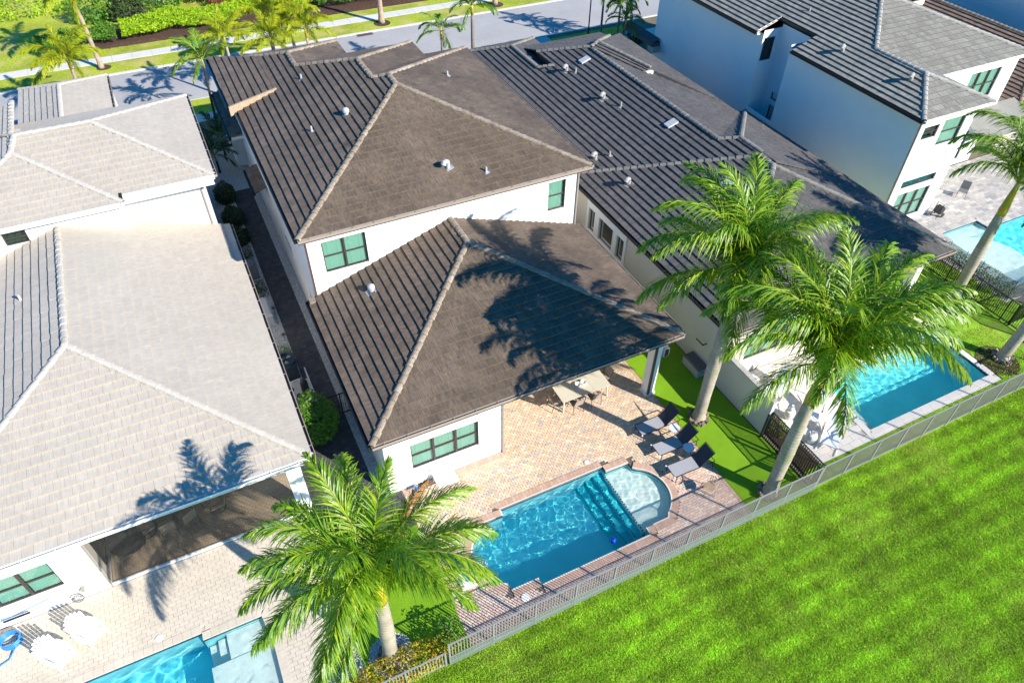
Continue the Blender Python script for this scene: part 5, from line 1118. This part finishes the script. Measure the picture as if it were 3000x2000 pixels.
fence(9.3, 12.25, 18.1, 1.4, 'left one of the two parallel fences running in from the corner, beside the turf', mt='black_metal', axis='y', rails=(.12,))
fence(9.3, 12.25, 18.36, 1.4, 'right one of the two parallel fences running in from the corner, beside the white deck', mt='black_metal', axis='y', rails=(.12,))
fence(11.2, 17.9, 33.95, 1.3, 'black picket fence in front of the dark hedge by the netted pool', mt='black_metal', axis='y', rails=(.12,), h=1.3)
fence(33.95, 39.5, 12.4, 1.3, 'black picket fence corner beyond the hedge near the right edge', mt='black_metal', rails=(.12,), h=1.3)
g = thing('garden_gate', 'black iron gate across the shaded side path', 'gate', (2.2, 21.1, 0))
MB().box(-.8, .8, -.02, .02, 1.26, 1.31).box(-.8, .8, -.02, .02, .08, .12).box(-.82, -.77, -.025, .025, 0, 1.36).box(.77, .82, -.025, .025, 0, 1.36).box(.28, .33, -.025, .025, 0, 1.33).build('gate_frame', 'black_metal', g, off=(0, 0, 0))
gm = MB().box(-.008, .008, -.008, .008, .1, 1.28).mesh('picket', ['black_metal'])
for i in range(14):
    x = -.7+i*.108
    if abs(x-.3) > .03: link('picket', gm, g, loc=(x, 0, 0))
nt_ = thing('pool_safety_fence', 'black net safety fence on thin poles around the netted pool', 'fence', (35.5, 15.6, 0), world=True)
PN = [(35.44, 17.6), (35.42, 16.56), (35.49, 15.63), (35.5, 14.66), (35.62, 13.76), (36.9, 13.5), (38.2, 13.4), (39.6, 13.4), (41, 13.4)]
for p, q in zip(PN, PN[1:]): MB().face([(*p, .03), (*q, .03), (*q, 1.18), (*p, 1.18)]).build('net_panel', 'pool_net', nt_)
for p in PN: MB().bar((*p, 0), (*p, 1.25), .016, n=6).build('pole', 'black_metal', nt_)

# ================================================================ FURNITURE
def sheet(mb, pts, hw, mi=0, th=.02):
    """cloth strip along x-z profile, half width hw in y"""
    for (x0, z0), (x1, z1) in zip(pts, pts[1:]): mb.hull([(x0, -hw, z0-th), (x1, -hw, z1-th), (x1, hw, z1-th), (x0, hw, z0-th)], [(x0, -hw, z0), (x1, -hw, z1), (x1, hw, z1), (x0, hw, z0)], mi)
def make_lounger():
    t = thing('sun_lounger', '', 'sun lounger')
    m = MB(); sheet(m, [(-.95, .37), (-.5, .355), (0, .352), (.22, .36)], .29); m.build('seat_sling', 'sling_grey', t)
    m = MB(); sheet(m, [(.22, .36), (.50, .62), (.80, .95)], .29); m.build('back_sling', 'sling_back', t)
    m = MB()
    for s in (-1, 1): m.bar((-.98, s*.31, .36), (.98, s*.31, .34), .017); m.bar((.2, s*.31, .35), (.82, s*.31, .97), .016)
    for x, z in ((-.98, .36), (.98, .34), (.82, .97)): m.bar((x, -.31, z), (x, .31, z), .016)
    m.bar((.5, -.27, .66), (.78, -.27, .33), .011); m.bar((.5, .27, .66), (.78, .27, .33), .011); m.build('frame', 'frame_dark', t)
    for s in (-1, 1):
        for x, dx in ((-.86, -.04), (.86, .06)): MB().bar((x, s*.31, .35), (x+dx, s*.33, 0), .018).build('leg', 'frame_dark', t)
        MB().obox((-.99, s*.31, .365), (1, 0, 0), (0, 1, 0), (0, 0, 1), .022, .025, .022).build('end_cap', 'plastic_white', t)
    return t
lg = make_lounger(); u = [False]; GL = 'dark sling sun loungers on the patio'
place(lg, u, (14.35, 14.56, 0), R(1), 'dark sling lounger farthest from the pool shelf, nearest the palm trunk', GL)
place(lg, u, (14.42, 13.36, 0), R(0), 'middle dark sling lounger between the two round side tables', GL)
place(lg, u, (14.36, 12.2, 0), R(-1), 'dark sling lounger nearest the wooden slatted chair', GL)
def make_side():
    t = thing('side_table', '', 'side table'); MB().lathe([(.225, .465), (.235, .475), (.235, .485), (.22, .49)], n=24).build('table_top', 'side_table_white', t)
    for i in range(3):
        a = i*2.094+.5; MB().tube([(math.cos(a)*.17, math.sin(a)*.17, .465), (math.cos(a)*.10, math.sin(a)*.10, .2), (math.cos(a)*.2, math.sin(a)*.2, 0)], .010, 6).build('leg', 'frame_dark', t)
    return t
st_ = make_side(); u = [False]
place(st_, u, (14.76, 13.95, 0), 0, 'round pale side table behind the farthest and middle loungers', 'round side tables between the loungers')
place(st_, u, (14.70, 12.84, 0), .7, 'round pale side table behind the middle and nearest loungers', 'round side tables between the loungers')
t = thing('slatted_chair', 'wooden slatted chair with curved back near the fence on the pink paving', 'chair', (14.30, 10.95, 0), rz=R(-20))
sm = MB().box(-.2, .2, -.022, .022, .43, .45).mesh('seat_slat', ['pale_wood'])
for i in range(7): link('seat_slat', sm, t, loc=(0, -.18+i*.06, 0), rot=(0, 0, R(90)) if 0 else None)
for i in range(9):
    a = R(-62+i*15.5); MB().bar((math.cos(a)*.26-.02, math.sin(a)*.26, .44), (math.cos(a)*.30-.02, math.sin(a)*.30, .78), .012).build('back_slat', 'pale_wood', t)
MB().tube([(math.cos(R(-80+i*16))*.305-.02, math.sin(R(-80+i*16))*.305, .79) for i in range(11)], .016, 6).tube([(math.cos(R(-80+i*16))*.262-.02, math.sin(R(-80+i*16))*.262, .44) for i in range(11)], .016, 6).build('back_rail', 'pale_wood', t)
for x, y in ((-.2, -.2), (-.2, .2), (.2, -.2), (.2, .2)): MB().bar((x, y, .44), (x*1.2, y*1.15, 0), .016, .013).build('leg', 'pale_wood', t)
# dining set
t = thing('dining_table', 'long cream extending dining table half under the brown patio roof', 'table', (12.28, 17.48, 0))
for a, b in ((-1.2, -.41), (-.405, .395), (.40, 1.2)): MB().box(a, b, -.5, .5, .725, .75).build('table_top', 'table_cream', t)
MB().box(-1.1, 1.1, -.42, .42, .67, .724).build('apron', 'table_cream', t)
for x in (-1, 1):
    for y in (-1, 1): MB().bar((x*1.08, y*.4, .72), (x*1.12, y*.43, 0), .04).build('leg', 'table_cream', t)
for x, y, lb in ((12.14, 17.57, 'left one of two white bowls on the cream dining table'), (12.43, 17.58, 'right one of two white bowls on the cream dining table')):
    tag(MB().lathe([(.05, 0), (.10, .02), (.135, .07), (.14, .12), (.125, .12), (.09, .05), (.01, .035)], n=18).build('bowl', 'white_bowl', None, loc=(x, y, .75)), lb, 'bowl', 'white bowls on the dining table')
def make_chair():
    t = thing('dining_chair', '', 'chair'); m = MB(); sheet(m, [(-.24, .45), (0, .44), (.22, .455)], .22); m.build('seat', 'chair_taupe', t)
    m = MB(); sheet(m, [(.22, .46), (.28, .7), (.36, .92)], .22); m.build('backrest', 'chair_taupe', t); m = MB()
    for s in (-1, 1): m.bar((-.25, s*.24, .45), (.23, s*.24, .45), .013); m.bar((.2, s*.24, .44), (.37, s*.24, .93), .013); m.bar((-.22, s*.25, .64), (.27, s*.25, .66), .012); m.bar((-.22, s*.25, .64), (-.24, s*.25, .45), .012)
    m.build('frame', 'frame_dark', t)
    for s in (-1, 1):
        for x, dx in ((-.23, -.03), (.22, .08)): MB().bar((x, s*.24, .45), (x+dx, s*.24, 0), .013).build('leg', 'frame_dark', t)
    return t
ch = make_chair(); u = [False]; GD = 'taupe dining chairs around the cream table'
for x, y, a, lb in ((11.0, 17.45, 180, 'taupe dining chair at the left end of the cream table'), (11.75, 17.0, -90, 'taupe dining chair on the near side, left of the two'), (12.65, 17.0, -90, 'taupe dining chair on the near side, right of the two'), (13.6, 17.75, 10, 'taupe dining chair at the right end of the cream table'), (11.75, 18.1, 90, 'taupe dining chair on the far side, left, mostly under the roof edge'), (12.75, 18.1, 90, 'taupe dining chair on the far side, right, mostly under the roof edge')):
    place(ch, u, (x, y, 0), R(a), lb, GD)
t = thing('deck_box', 'grey storage box with dark lid on the turf against the beige wall', 'storage box', (17.92, 16.7, 0))
MB().box(-.28, .22, -.56, .56, .05, .52).build('box_body', 'deckbox_side', t); MB().hull([(-.31, -.59, .52), (.25, -.59, .52), (.25, .59, .52), (-.31, .59, .52)], [(-.27, -.55, .60), (.21, -.55, .60), (.21, .55, .60), (-.27, .55, .60)]).build('lid', 'deckbox_lid', t)
for y in (-.56, .56): MB().box(-.1, .06, y-.02*(y < 0), y+.02*(y > 0), .34, .38).build('handle', 'deckbox_lid', t)
for x, y, z, r, lb in ((10.73, 14.28, .014, .10, 'white skimmer lid on the tan pavers above the pool'), (5.84, 10.2, .014, .15, 'white round skimmer lid on the striped pink paving near the fence'), (-5.87, 14.27, .012, .13, 'white round lid on the cream paving by the bottom left pool')):
    tag(MB().lathe([(r, 0), (r, .012), (r*.9, .016), (.01, .016)], n=20).build('skimmer_lid', 'plastic_white', None, loc=(x, y, z)), lb, 'lid')
bm_ = bmesh.new(); bmesh.ops.create_icosphere(bm_, subdivisions=3, radius=.11); me = bpy.data.meshes.new('ball'); bm_.to_mesh(me); bm_.free(); me.materials.append(MAT['ball_blue']); me.polygons.foreach_set('use_smooth', [True]*len(me.polygons))
tag(link('ball', me, None, loc=(9.86, 10.8, -.07)), 'blue ball floating near the bottom edge of the main pool', 'ball')
# poolside basketball hoop
t = thing('pool_hoop', 'poolside basketball hoop with blue board and white base at the left end of the pool', 'basketball hoop', (4.45, 11.7, 0))
MB().box(-.5, .02, -.33, .33, 0, .16).box(-.42, -.05, -.26, .26, .16, .24).build('base', 'plastic_white', t); MB().box(-.25, -.05, -.2, .2, .24, .30).build('water_tank_cap', 'aqua_plastic', t)
m = MB(); m.hull([(.10, -.55, .42), (.14, -.55, .42), (.14, .55, .42), (.10, .55, .42)], [(.18, -.35, 1.05), (.22, -.35, 1.05), (.22, .35, 1.05), (.18, .35, 1.05)]); m.build('backboard', 'blue_board', t)
MB().bar((-.2, -.1, .2), (.14, -.1, .6), .02).bar((-.2, .1, .2), (.14, .1, .6), .02).build('support', 'plastic_white', t)
MB().tube([(.42+.2*math.cos(i*.3927), .2*math.sin(i*.3927), .62) for i in range(17)], .014, 6).build('rim', 'aqua_plastic', t)
m = MB()
for i in range(12):
    a, b = i*.5236, i*.5236+.26; m.bar((.42+.2*math.cos(a), .2*math.sin(a), .61), (.42+.13*math.cos(b), .13*math.sin(b), .34), .007); m.bar((.42+.2*math.cos(a), .2*math.sin(a), .61), (.42+.13*math.cos(a-.26), .13*math.sin(a-.26), .34), .007)
m.build('net', 'plastic_white', t)
# bench under the centre window
t = thing('slatted_bench', 'white slatted folding lounge chair under the triple window', 'chair', (5.15, 15.85, 0), rz=R(180))
for i in range(7): z = .42+i*.09; MB().box(-.42, .42, -.02+.35+i*.035, .35+i*.035, z, z+.05).build('back_slat', 'white_paint', t) if 0 else MB().obox((0, -.25-i*.035, z), (1, 0, 0), (0, 1, 0), (0, 0, 1), .40, .010, .026).build('back_slat', 'white_paint', t)
for i in range(7): MB().box(-.40, .40, -.22+i*.09, -.16+i*.09, .38, .40).build('seat_slat', 'white_paint', t)
for s in (-1, 1): MB().bar((s*.42, -.5, 1.05), (s*.42, -.2, .38), .018).bar((s*.42, -.22, .39), (s*.42, .45, .39), .018).build('side_rail', 'white_paint', t); MB().bar((s*.42, .4, .38), (s*.42, .3, 0), .018).build('leg', 'white_paint', t); MB().bar((s*.42, -.2, .38), (s*.42, -.25, 0), .018).build('leg', 'white_paint', t)
t = thing('pool_basket', 'small blue wire stand against the white wall beside the dead palm frond', 'stand', (4.05, 15.9, 0))
for s in (-1, 1): MB().tube([(s*.18, -.1, 0), (s*.18, -.1, .45), (s*.18, .1, .45), (s*.18, .1, 0)], .012, 6).build('leg_frame', 'hose_blue', t)
MB().box(-.18, .18, -.1, .1, .3, .32).build('shelf', 'hose_blue', t)

# ---------------- left patio
def make_adir():
    t = thing('adirondack_chair', '', 'chair')
    for i in range(7):
        a = (i-3)*.085; h = 1.0-.05*abs(i-3)**1.5; o = MB(); d = Vector((a*.35, .52, .85)).normalized(); p = Vector((a, .12, .30))
        o.obox(p+d*(h*.42), Vector((1, 0, 0)), d, Vector((1, 0, 0)).cross(d), .039, h*.42, .009); o.build('back_slat', 'plastic_white', t)
    for i in range(6): MB().obox((0, -.34+i*.088, .40-i*.02), (1, 0, 0), (0, 1, -.22), (0, .22, 1), .27, .041, .010).build('seat_slat', 'plastic_white', t)
    MB().obox((0, -.41, .33), (1, 0, 0), (0, .25, 1), (0, 1, -.25), .28, .07, .012).build('front_apron', 'plastic_white', t)
    for s in (-1, 1):
        MB().prism([(s*.27, -.42), (s*.40, -.42), (s*.42, -.1), (s*.38, .25), (s*.29, .30), (s*.27, 0)], .54, .565, bottom=True).build('armrest', 'plastic_white', t)
        MB().box(s*.31-.035, s*.31+.035, -.40, -.34, 0, .54).build('leg', 'plastic_white', t); MB().obox((s*.31, .16, .22), (1, 0, 0), (0, 1, -.55), (0, .55, 1), .03, .38, .045).build('leg', 'plastic_white', t)
        MB().bar((s*.31, .22, .3), (s*.33, .22, .54), .02).build('arm_support', 'plastic_white', t)
    MB().obox((0, .30, .55), (1, 0, 0), (0, .52, .85), (0, -.85, .52), .30, .04, .01).build('back_brace', 'plastic_white', t)
    return t
ad = make_adir(); u = [False]; GA = 'white adirondack chairs on the cream patio'
place(ad, u, (-8.85, 14.95, 0), R(43), 'white adirondack chair closer to the left edge of the photograph', GA)
place(ad, u, (-7.9, 15.35, 0), R(43), 'white adirondack chair farther from the left edge, nearer the white wall', GA)
t = thing('hose_reel', 'coil of blue pool hose against the white wall at the left edge', 'hose', (-10.25, 16.25, 0))
m = MB(); pts = [(math.cos(i*.35)*(.30+.02*math.sin(i*.13)), math.sin(i*.35)*(.30+.02*math.sin(i*.17))*.9, .04+i*.0022) for i in range(120)]; m.tube(pts, .022, 6); m.build('hose_coil', 'hose_blue', t, smooth=True); MB().tube([(.3, 0, .3), (.1, -.3, .1), (-.1, -.6, .03), (-.4, -.7, .03)], .022, 6).build('hose_end', 'hose_blue', t)
t = thing('pool_pole', 'long blue telescopic pool pole leaning along the white wall', 'pole', (-9.8, 16.75, 0))
MB().bar((-1.7, 0, .45), (1.0, .05, .85), .016, n=8).build('pole', 'pole_blue', t); MB().box(-.5, .3, -.04, .0, .55, .62).build('pole_hook', 'black_metal', t)
t = thing('garden_hose', 'small pale coil of garden hose hanging on the white wall near the screen', 'hose', (-8.1, 16.72, 0))
MB().tube([(math.cos(i*.4)*.17*(1+.1*math.sin(i*.7)), -.02+.04*math.sin(i*.9), .38+math.sin(i*.4)*.17*(1+.1*math.cos(i*.5))) for i in range(70)], .012, 5).build('hose_coil', 'ac_grey', t); MB().box(.2, .3, -.02, .18, .62, .70).build('tap', 'taupe_metal', t)
# lanai furniture behind the screen
def swivel(loc, rz, lb, base='ring'):
    t = thing('patio_chair', lb, 'chair', loc, rz=R(rz), group='brown cushioned chairs behind the screen')
    m = MB(); sheet(m, [(-.28, .42), (.25, .40)], .26, th=.09); m.build('seat_cushion', 'lanai_paver', t); m = MB(); sheet(m, [(.24, .42), (.36, .95)], .26, th=.09); m.build('back_cushion', 'lanai_paver', t)
    m = MB()
    for s in (-1, 1): m.tube([(-.28, s*.3, .40), (-.26, s*.3, .62), (.2, s*.3, .64), (.36, s*.28, .98)], .016, 6)
    m.build('frame', 'frame_dark', t); m = MB()
    if base == 'ring': m.tube([(.28*math.cos(i*.3927), .28*math.sin(i*.3927), .02) for i in range(17)], .014, 6); m.bar((0, 0, .05), (0, 0, .36), .03); [m.bar((0, 0, .08), (.28*math.cos(a), .28*math.sin(a), .02), .012) for a in (0, 1.57, 3.14, 4.71)]
    else: [m.bar((x*.26, y*.27, .4), (x*.3, y*.29, 0), .016) for x in (-1, 1) for y in (-1, 1)]
    m.build('base', 'frame_dark', t); return t
swivel((-5.75, 18.65, 0), 200, 'brown cushioned swivel chair on ring base at the left of the screened patio'); swivel((-5.0, 18.35, 0), -80, 'square brown cushioned chair left of the wire footstool', 'legs')
swivel((-4.3, 18.45, 0), -60, 'light cushioned chair above the wire footstool', 'legs'); swivel((-3.2, 18.6, 0), 10, 'brown cushioned swivel chair on ring base at the right of the screened patio')
t = thing('footstool', 'dark wire lattice footstool on the screened patio', 'stool', (-4.05, 17.85, 0), rz=R(15)); m = MB()
for i in range(7): m.bar((-.25+i*.083, -.22, .33), (-.25+i*.083+(.06 if i % 2 else -.06), .22, .33), .008); m.bar((-.25, -.2+i*.066, .335), (.25, -.2+i*.066, .335), .007)
m.build('lattice_top', 'frame_dark', t)
for x in (-1, 1):
    for y in (-1, 1): MB().bar((x*.24, y*.21, .33), (x*.29, y*.26, 0), .013).build('leg', 'frame_dark', t)
t = thing('patio_dining_table', 'dark glass table deep under the pale patio roof', 'table', (-4.6, 19.3, 0)); MB().box(-.95, .95, -.5, .5, .70, .73).build('table_top', 'frame_dark', t)
for x in (-1, 1):
    for y in (-1, 1): MB().bar((x*.85, y*.42, .7), (x*.88, y*.45, 0), .02).build('leg', 'frame_dark', t)
t = thing('grill', 'barbecue under a wrinkled black cover inside the screen at left', 'barbecue', (-6.45, 18.35, 0)); m = MB(); rg = random.Random(4)
prof = [(.50, 0), (.54, .25), (.50, .55), (.47, .85), (.40, 1.08), (.22, 1.18), (.03, 1.2)]
for i in range(len(prof)-1):
    for k in range(20):
        f = lambda i, k: (math.cos(k*.31416)*prof[i][0]*(1.15 if abs(math.cos(k*.314)) > .6 else 1)*(1+.05*math.sin(k*3.1+i*2)), math.sin(k*.31416)*prof[i][0]*.75*(1+.06*math.cos(k*2.3+i)), prof[i][1])
        m.face([f(i, k), f(i, (k+1) % 20), f(i+1, (k+1) % 20), f(i+1, k)])
m.build('cover', 'grill_cover', t); MB().box(-.4, .4, -.25, .25, .05, .4).build('cart', 'frame_dark', t)
tag(MB().box(-.22, .22, -.05, .05, 0, .5).build('towel', 'towel_blue', None, loc=(-4.75, 18.75, .5)), 'bright blue towel hung over a chair at the edge of the pale roof', 'towel')
# ---------------- side path equipment
t = thing('air_conditioner', 'tall dark blue air conditioner with fan on top beside the pale roof', 'air conditioner', (.95, 24.35, 0))
MB().prism([(-.42+.1, -.42), (.32, -.42), (.42, -.32), (.42, .32), (.32, .42), (-.32, .42), (-.42, .32), (-.42, -.32)], .05, 1.0, bottom=True).build('housing', 'ac_blue', t)
MB().lathe([(.44, 1.0), (.46, 1.02), (.46, 1.10), (.36, 1.13), (.34, 1.10), (.34, 1.02), (.01, 1.01)], n=20).build('fan_shroud', 'ac_blue', t)
for i in range(3): a = i*2.094+.6; MB().hull([(math.cos(a)*.06, math.sin(a)*.06, 1.03), (math.cos(a-.35)*.30, math.sin(a-.35)*.30, 1.03), (math.cos(a+.35)*.31, math.sin(a+.35)*.31, 1.03)], [(math.cos(a)*.06, math.sin(a)*.06, 1.05), (math.cos(a-.35)*.30, math.sin(a-.35)*.30, 1.07), (math.cos(a+.35)*.31, math.sin(a+.35)*.31, 1.05)]).build('fan_blade', 'fan_tan', t)
MB().lathe([(.07, 1.03), (.07, 1.12), (.01, 1.13)], n=10).build('fan_hub', 'ac_blue', t)
for i in range(8): MB().box(-.35, .35, -.432, -.421, .14+i*.1, .17+i*.1).build('louvre', 'pump_black', t)
t = thing('pool_pump', 'pool pump and filter with white pipes below the dark blue air conditioner', 'pump', (1.15, 23.0, 0))
MB().box(-.85, .55, -.75, .8, 0, .06).build('pad', 'sidewalk', t); MB().lathe([(.16, .06), (.17, .2), (.17, .62), (.13, .74), (.05, .80), (.02, .82)], (.22, .05, 0), 14).build('filter_tank', 'pump_black', t, smooth=False)
MB().lathe([(.12, .06), (.12, .3), (.09, .34)], (-.12, -.3, 0), 12).build('pump_body', 'pump_black', t); MB().bar((-.12, -.3, .18), (.15, -.3, .18), .09, n=10).build('motor', 'pump_black', t)
for P in ([(-.7, .5, .35), (.1, .62, .35), (.1, .4, .5)], [(.5, 1.2, .35), (.5, .9, .35), (.5, -.55, .35), (.42, -.62, .35), (.2, -.6, .35), (.2, -.3, .35)], [(-.25, .45, .32), (-.4, .3, .36), (-.38, -.1, .36), (-.3, -.4, .3), (-.12, -.5, .25), (.0, -.45, .2)], [(-.5, -.62, .25), (-.2, -.66, .25), (.02, -.62, .22)]): MB().tube(P, .035, 8).build('pipe', 'pipe_white', t)
for x, y in ((-.3, .1), (.02, -.55), (.3, .5)): MB().lathe([(.055, .28), (.055, .42), (.02, .44)], (x, y, 0), 8).build('valve', 'pump_black', t)
t = thing('generator', 'beige standby generator cabinet on the side gravel beside the pale roof', 'generator', (.82, 28.75, 0))
MB().hull([(-.32, -.75, .08), (.32, -.75, .08), (.32, .75, .08), (-.32, .75, .08)], [(-.30, -.72, .62), (.30, -.72, .62), (.30, .72, .62), (-.30, .72, .62)]).build('cabinet', 'ac_beige', t); MB().hull([(-.34, -.77, .62), (.34, -.77, .62), (.34, .77, .62), (-.34, .77, .62)], [(-.2, -.68, .76), (.26, -.68, .72), (.26, .68, .72), (-.2, .68, .76)]).build('lid', 'ac_beige', t); MB().box(-.4, .4, -.85, .85, 0, .08).build('pad', 'concrete', t)
for i in range(6): MB().box(.318, .332, -.62, -.2, .2+i*.05, .22+i*.05).build('louvre', 'ac_grey', t)
t = thing('air_conditioner', 'grey air conditioner condenser higher up the side path between two shrubs', 'air conditioner', (.85, 32.3, 0))
MB().box(-.4, .4, -.4, .4, .05, .8).build('housing', 'ac_grey', t); MB().lathe([(.36, .8), (.36, .86), (.30, .88), (.01, .84)], n=18).build('fan_grille', 'ac_grey', t); MB().box(-.45, .5, -.5, .6, 0, .05).build('pad', 'concrete', t); MB().tube([(.3, .5, .1), (.45, .2, .5), (.42, -.1, .7)], .012, 5).build('cable', 'pump_black', t)
for i, (x, y, lb) in enumerate(((1.30, 28.74, 'mushroom path light beside the beige generator'), (1.30, 26.66, 'mushroom path light between the generator and the dark blue air conditioner'))):
    t = thing('path_light', lb, 'path light', (x, y, 0), group='mushroom lights along the side path'); MB().bar((0, 0, 0), (0, 0, .5), .012, n=6).build('stake', 'brown_metal', t); MB().lathe([(.10, .46), (.085, .50), (.03, .55), (.005, .56)], n=12).build('light_cap', 'brown_metal', t)
# ---------------- right pool deck
t = thing('parasol', 'closed beige parasol on a round white base beside the right pool', 'parasol', (21.95, 12.6, 0))
MB().lathe([(.36, 0), (.37, .05), (.30, .09), (.12, .11), (.05, .2)], n=22).build('base', 'ceramic', t); MB().bar((0, 0, .1), (.16, -.04, 2.4), .022, n=8).build('pole', 'taupe_metal', t)
m = MB(); n = 12
for i, (r, z) in enumerate(((.02, .95), (.16, 1.0), (.20, 1.3), (.17, 1.8), (.10, 2.2), (.02, 2.45))):
    pass
pr = [(.03, .92), (.15, .98), (.20, 1.3), (.17, 1.8), (.10, 2.2), (.02, 2.45)]
for i in range(5):
    for k in range(16):
        g_ = lambda i, k: (pr[i][0]*(1+.18*(k % 2))*math.cos(k*.3927)+.065*pr[i][1], pr[i][0]*(1+.18*(k % 2))*math.sin(k*.3927)-.016*pr[i][1], pr[i][1])
        m.face([g_(i, k), g_(i, (k+1) % 16), g_(i+1, (k+1) % 16), g_(i+1, k)])
m.build('canopy', 'umbrella_cloth', t)
def stool(x, y, lb):
    t = thing('ceramic_stool', lb, 'stool', (x, y, 0), group='white ceramic stools on the white deck'); MB().lathe([(.17, 0), (.21, .1), (.23, .25), (.22, .38), (.19, .46), (.17, .47), (.01, .47)], n=20).build('stool_body', 'ceramic', t, smooth=False)
stool(19.85, 11.15, 'white ceramic stool holding a small ornament beside the front deck lounger'); stool(19.9, 12.55, 'white ceramic stool holding a white jug near the garden wall')
tag(MB().lathe([(.08, 0), (.12, .06), (.11, .15), (.05, .22), (.04, .30), (.055, .33)], n=14).build('jug', 'ceramic', None, loc=(19.9, 12.55, .47)), 'white jug on the stool near the garden wall', 'jug')
tag(MB().tube([(-.12, -.05, .03), (-.05, .06, .08), (.03, -.04, .04), (.12, .05, .09), (.15, -.06, .04)], .03, 6).build('ornament', 'vent_grey', None, loc=(19.85, 11.15, .47)), 'small grey ornament on the front ceramic stool', 'ornament')
def make_wl():
    t = thing('deck_lounger', '', 'sun lounger'); m = MB(); sheet(m, [(-.75, .42), (-.45, .36), (.1, .34), (.45, .55), (.85, .92)], .36, th=.03); m.build('sling', 'plastic_white', t)
    for s in (-1, 1):
        MB().tube([(-.85, s*.39, .05), (-.55, s*.39, .04), (.0, s*.39, .0), (.55, s*.39, .06), (.85, s*.39, .2)], .02, 6).build('rocker', 'plastic_white', t)
        MB().bar((-.5, s*.39, .04), (-.3, s*.38, .42), .016).bar((.5, s*.39, .05), (.35, s*.38, .6), .016).bar((-.78, s*.37, .42), (.88, s*.37, .94), .014).build('side_frame', 'plastic_white', t); MB().bar((-.25, s*.41, .58), (.28, s*.41, .60), .03).build('armrest', 'wood', t)
    return t
wl = make_wl(); u = [False]
place(wl, u, (20.65, 10.85, 0), R(35), 'white sling rocker with wooden arms nearest the silver fence', 'white sling loungers with wooden arms'); place(wl, u, (20.9, 12.3, 0), R(35), 'white sling rocker with wooden arms behind the palm trunk', 'white sling loungers with wooden arms')
place(wl, u, (20.6, 14.0, 0), R(20), 'white sling rocker farthest from the fence beside the bougainvillea', 'white sling loungers with wooden arms')
# ---------------- far right patio
t = thing('hose_cart', 'black garden hose cart against the white corner of the far right patio', 'hose reel', (38.6, 20.75, 0))
MB().bar((0, -.18, .45), (0, .18, .45), .26, n=14).build('hose_drum', 'pump_black', t); MB().tube([(-.3, -.2, 0), (-.1, -.2, .9), (-.1, .2, .9), (-.3, .2, 0)], .018, 6).build('frame', 'black_metal', t)
for s in (-1, 1): MB().bar((.15, s*.26, .14), (.15, s*.22, .14), .14, n=12).build('wheel', 'pump_black', t)
t = thing('metal_armchair', 'grey metal garden chair in palm shade on the far right patio', 'chair', (41.7, 21.6, 0), rz=R(30)); MB().box(-.25, .25, -.25, .25, .42, .45).build('seat', 'ac_grey', t); MB().obox((.26, 0, .68), (.2, 0, 1), (0, 1, 0), (1, 0, -.2), .25, .24, .012).build('backrest', 'ac_grey', t)
for x in (-1, 1):
    for y in (-1, 1): MB().bar((x*.22, y*.22, .43), (x*.26, y*.26, 0), .014).build('leg', 'ac_grey', t)
t = thing('street_lamp', 'black street lamp post crossing the street at the top centre', 'lamp post', (33.04, 52.11, 0)); MB().lathe([(.10, 0), (.10, .3), (.06, .4), (.05, 4.4)], n=10).build('pole', 'black_metal', t); MB().lathe([(.06, 4.4), (.2, 4.5), (.22, 4.8), (.14, 4.95), (.02, 5.1)], n=10).build('lantern', 'black_metal', t)
tag(MB().hull([(-.16, -.12, 0), (.16, -.12, 0), (.16, .12, 0), (-.16, .12, 0)], [(-.12, -.08, .10), (.12, -.08, .10), (.12, .08, .10), (-.12, .08, .10)]).build('utility_box', 'side_table_white', None, loc=(5.85, 6.75, 0), ), 'small pale green utility box lid on the lawn at the bottom edge', 'utility box')

# ================================================================ LAWN BLADES (numpy)
def blades(name, sel, n, h, wd, mt, seed, bounds, dens=None):
    rg = np.random.default_rng(seed); x = rg.uniform(bounds[0], bounds[1], n); y = rg.uniform(bounds[2], bounds[3], n); k = sel(x, y); x, y = x[k], y[k]; n = len(x)
    a = rg.uniform(0, 6.283, n); hh = h*rg.uniform(.5, 1.3, n); w_ = wd*rg.uniform(.6, 1.3, n); ln = rg.normal(0, .7, (2, n))*hh
    P = np.zeros((n, 3, 3)); P[:, 0] = np.stack([x-np.cos(a)*w_, y-np.sin(a)*w_, np.full(n, -.003)], -1); P[:, 1] = np.stack([x+np.cos(a)*w_, y+np.sin(a)*w_, np.full(n, -.003)], -1); P[:, 2] = np.stack([x+ln[0], y+ln[1], hh], -1)
    me = bpy.data.meshes.new(name); me.vertices.add(3*n); me.vertices.foreach_set('co', P.ravel()); me.loops.add(3*n); me.loops.foreach_set('vertex_index', np.arange(3*n)); me.polygons.add(n); me.polygons.foreach_set('loop_start', np.arange(0, 3*n, 3)); me.polygons.foreach_set('loop_total', np.full(n, 3))
    me.materials.append(MAT[mt]); at = me.attributes.new('tint', 'FLOAT', 'FACE'); at.data.foreach_set('value', rg.random(n).astype(np.float32)); me.update(); me.validate(); return kind(link(name, me), 'stuff')
blades('lawn_grass', lambda x, y: (y < 9.2) & (y > np.minimum(9.3-(x-1)*.50-1.2, 99)) & (y > .3+(x-19.5)*.72-.8), 560000, .045, .015, 'blade', 3, (.5, 32.5, -.5, 9.2))
blades('strip_grass', lambda x, y: ((y > 9.35) & (y < 10.0)) | (x > 30.5), 24000, .05, .016, 'blade', 4, (18.5, 33, 9.35, 13.0))
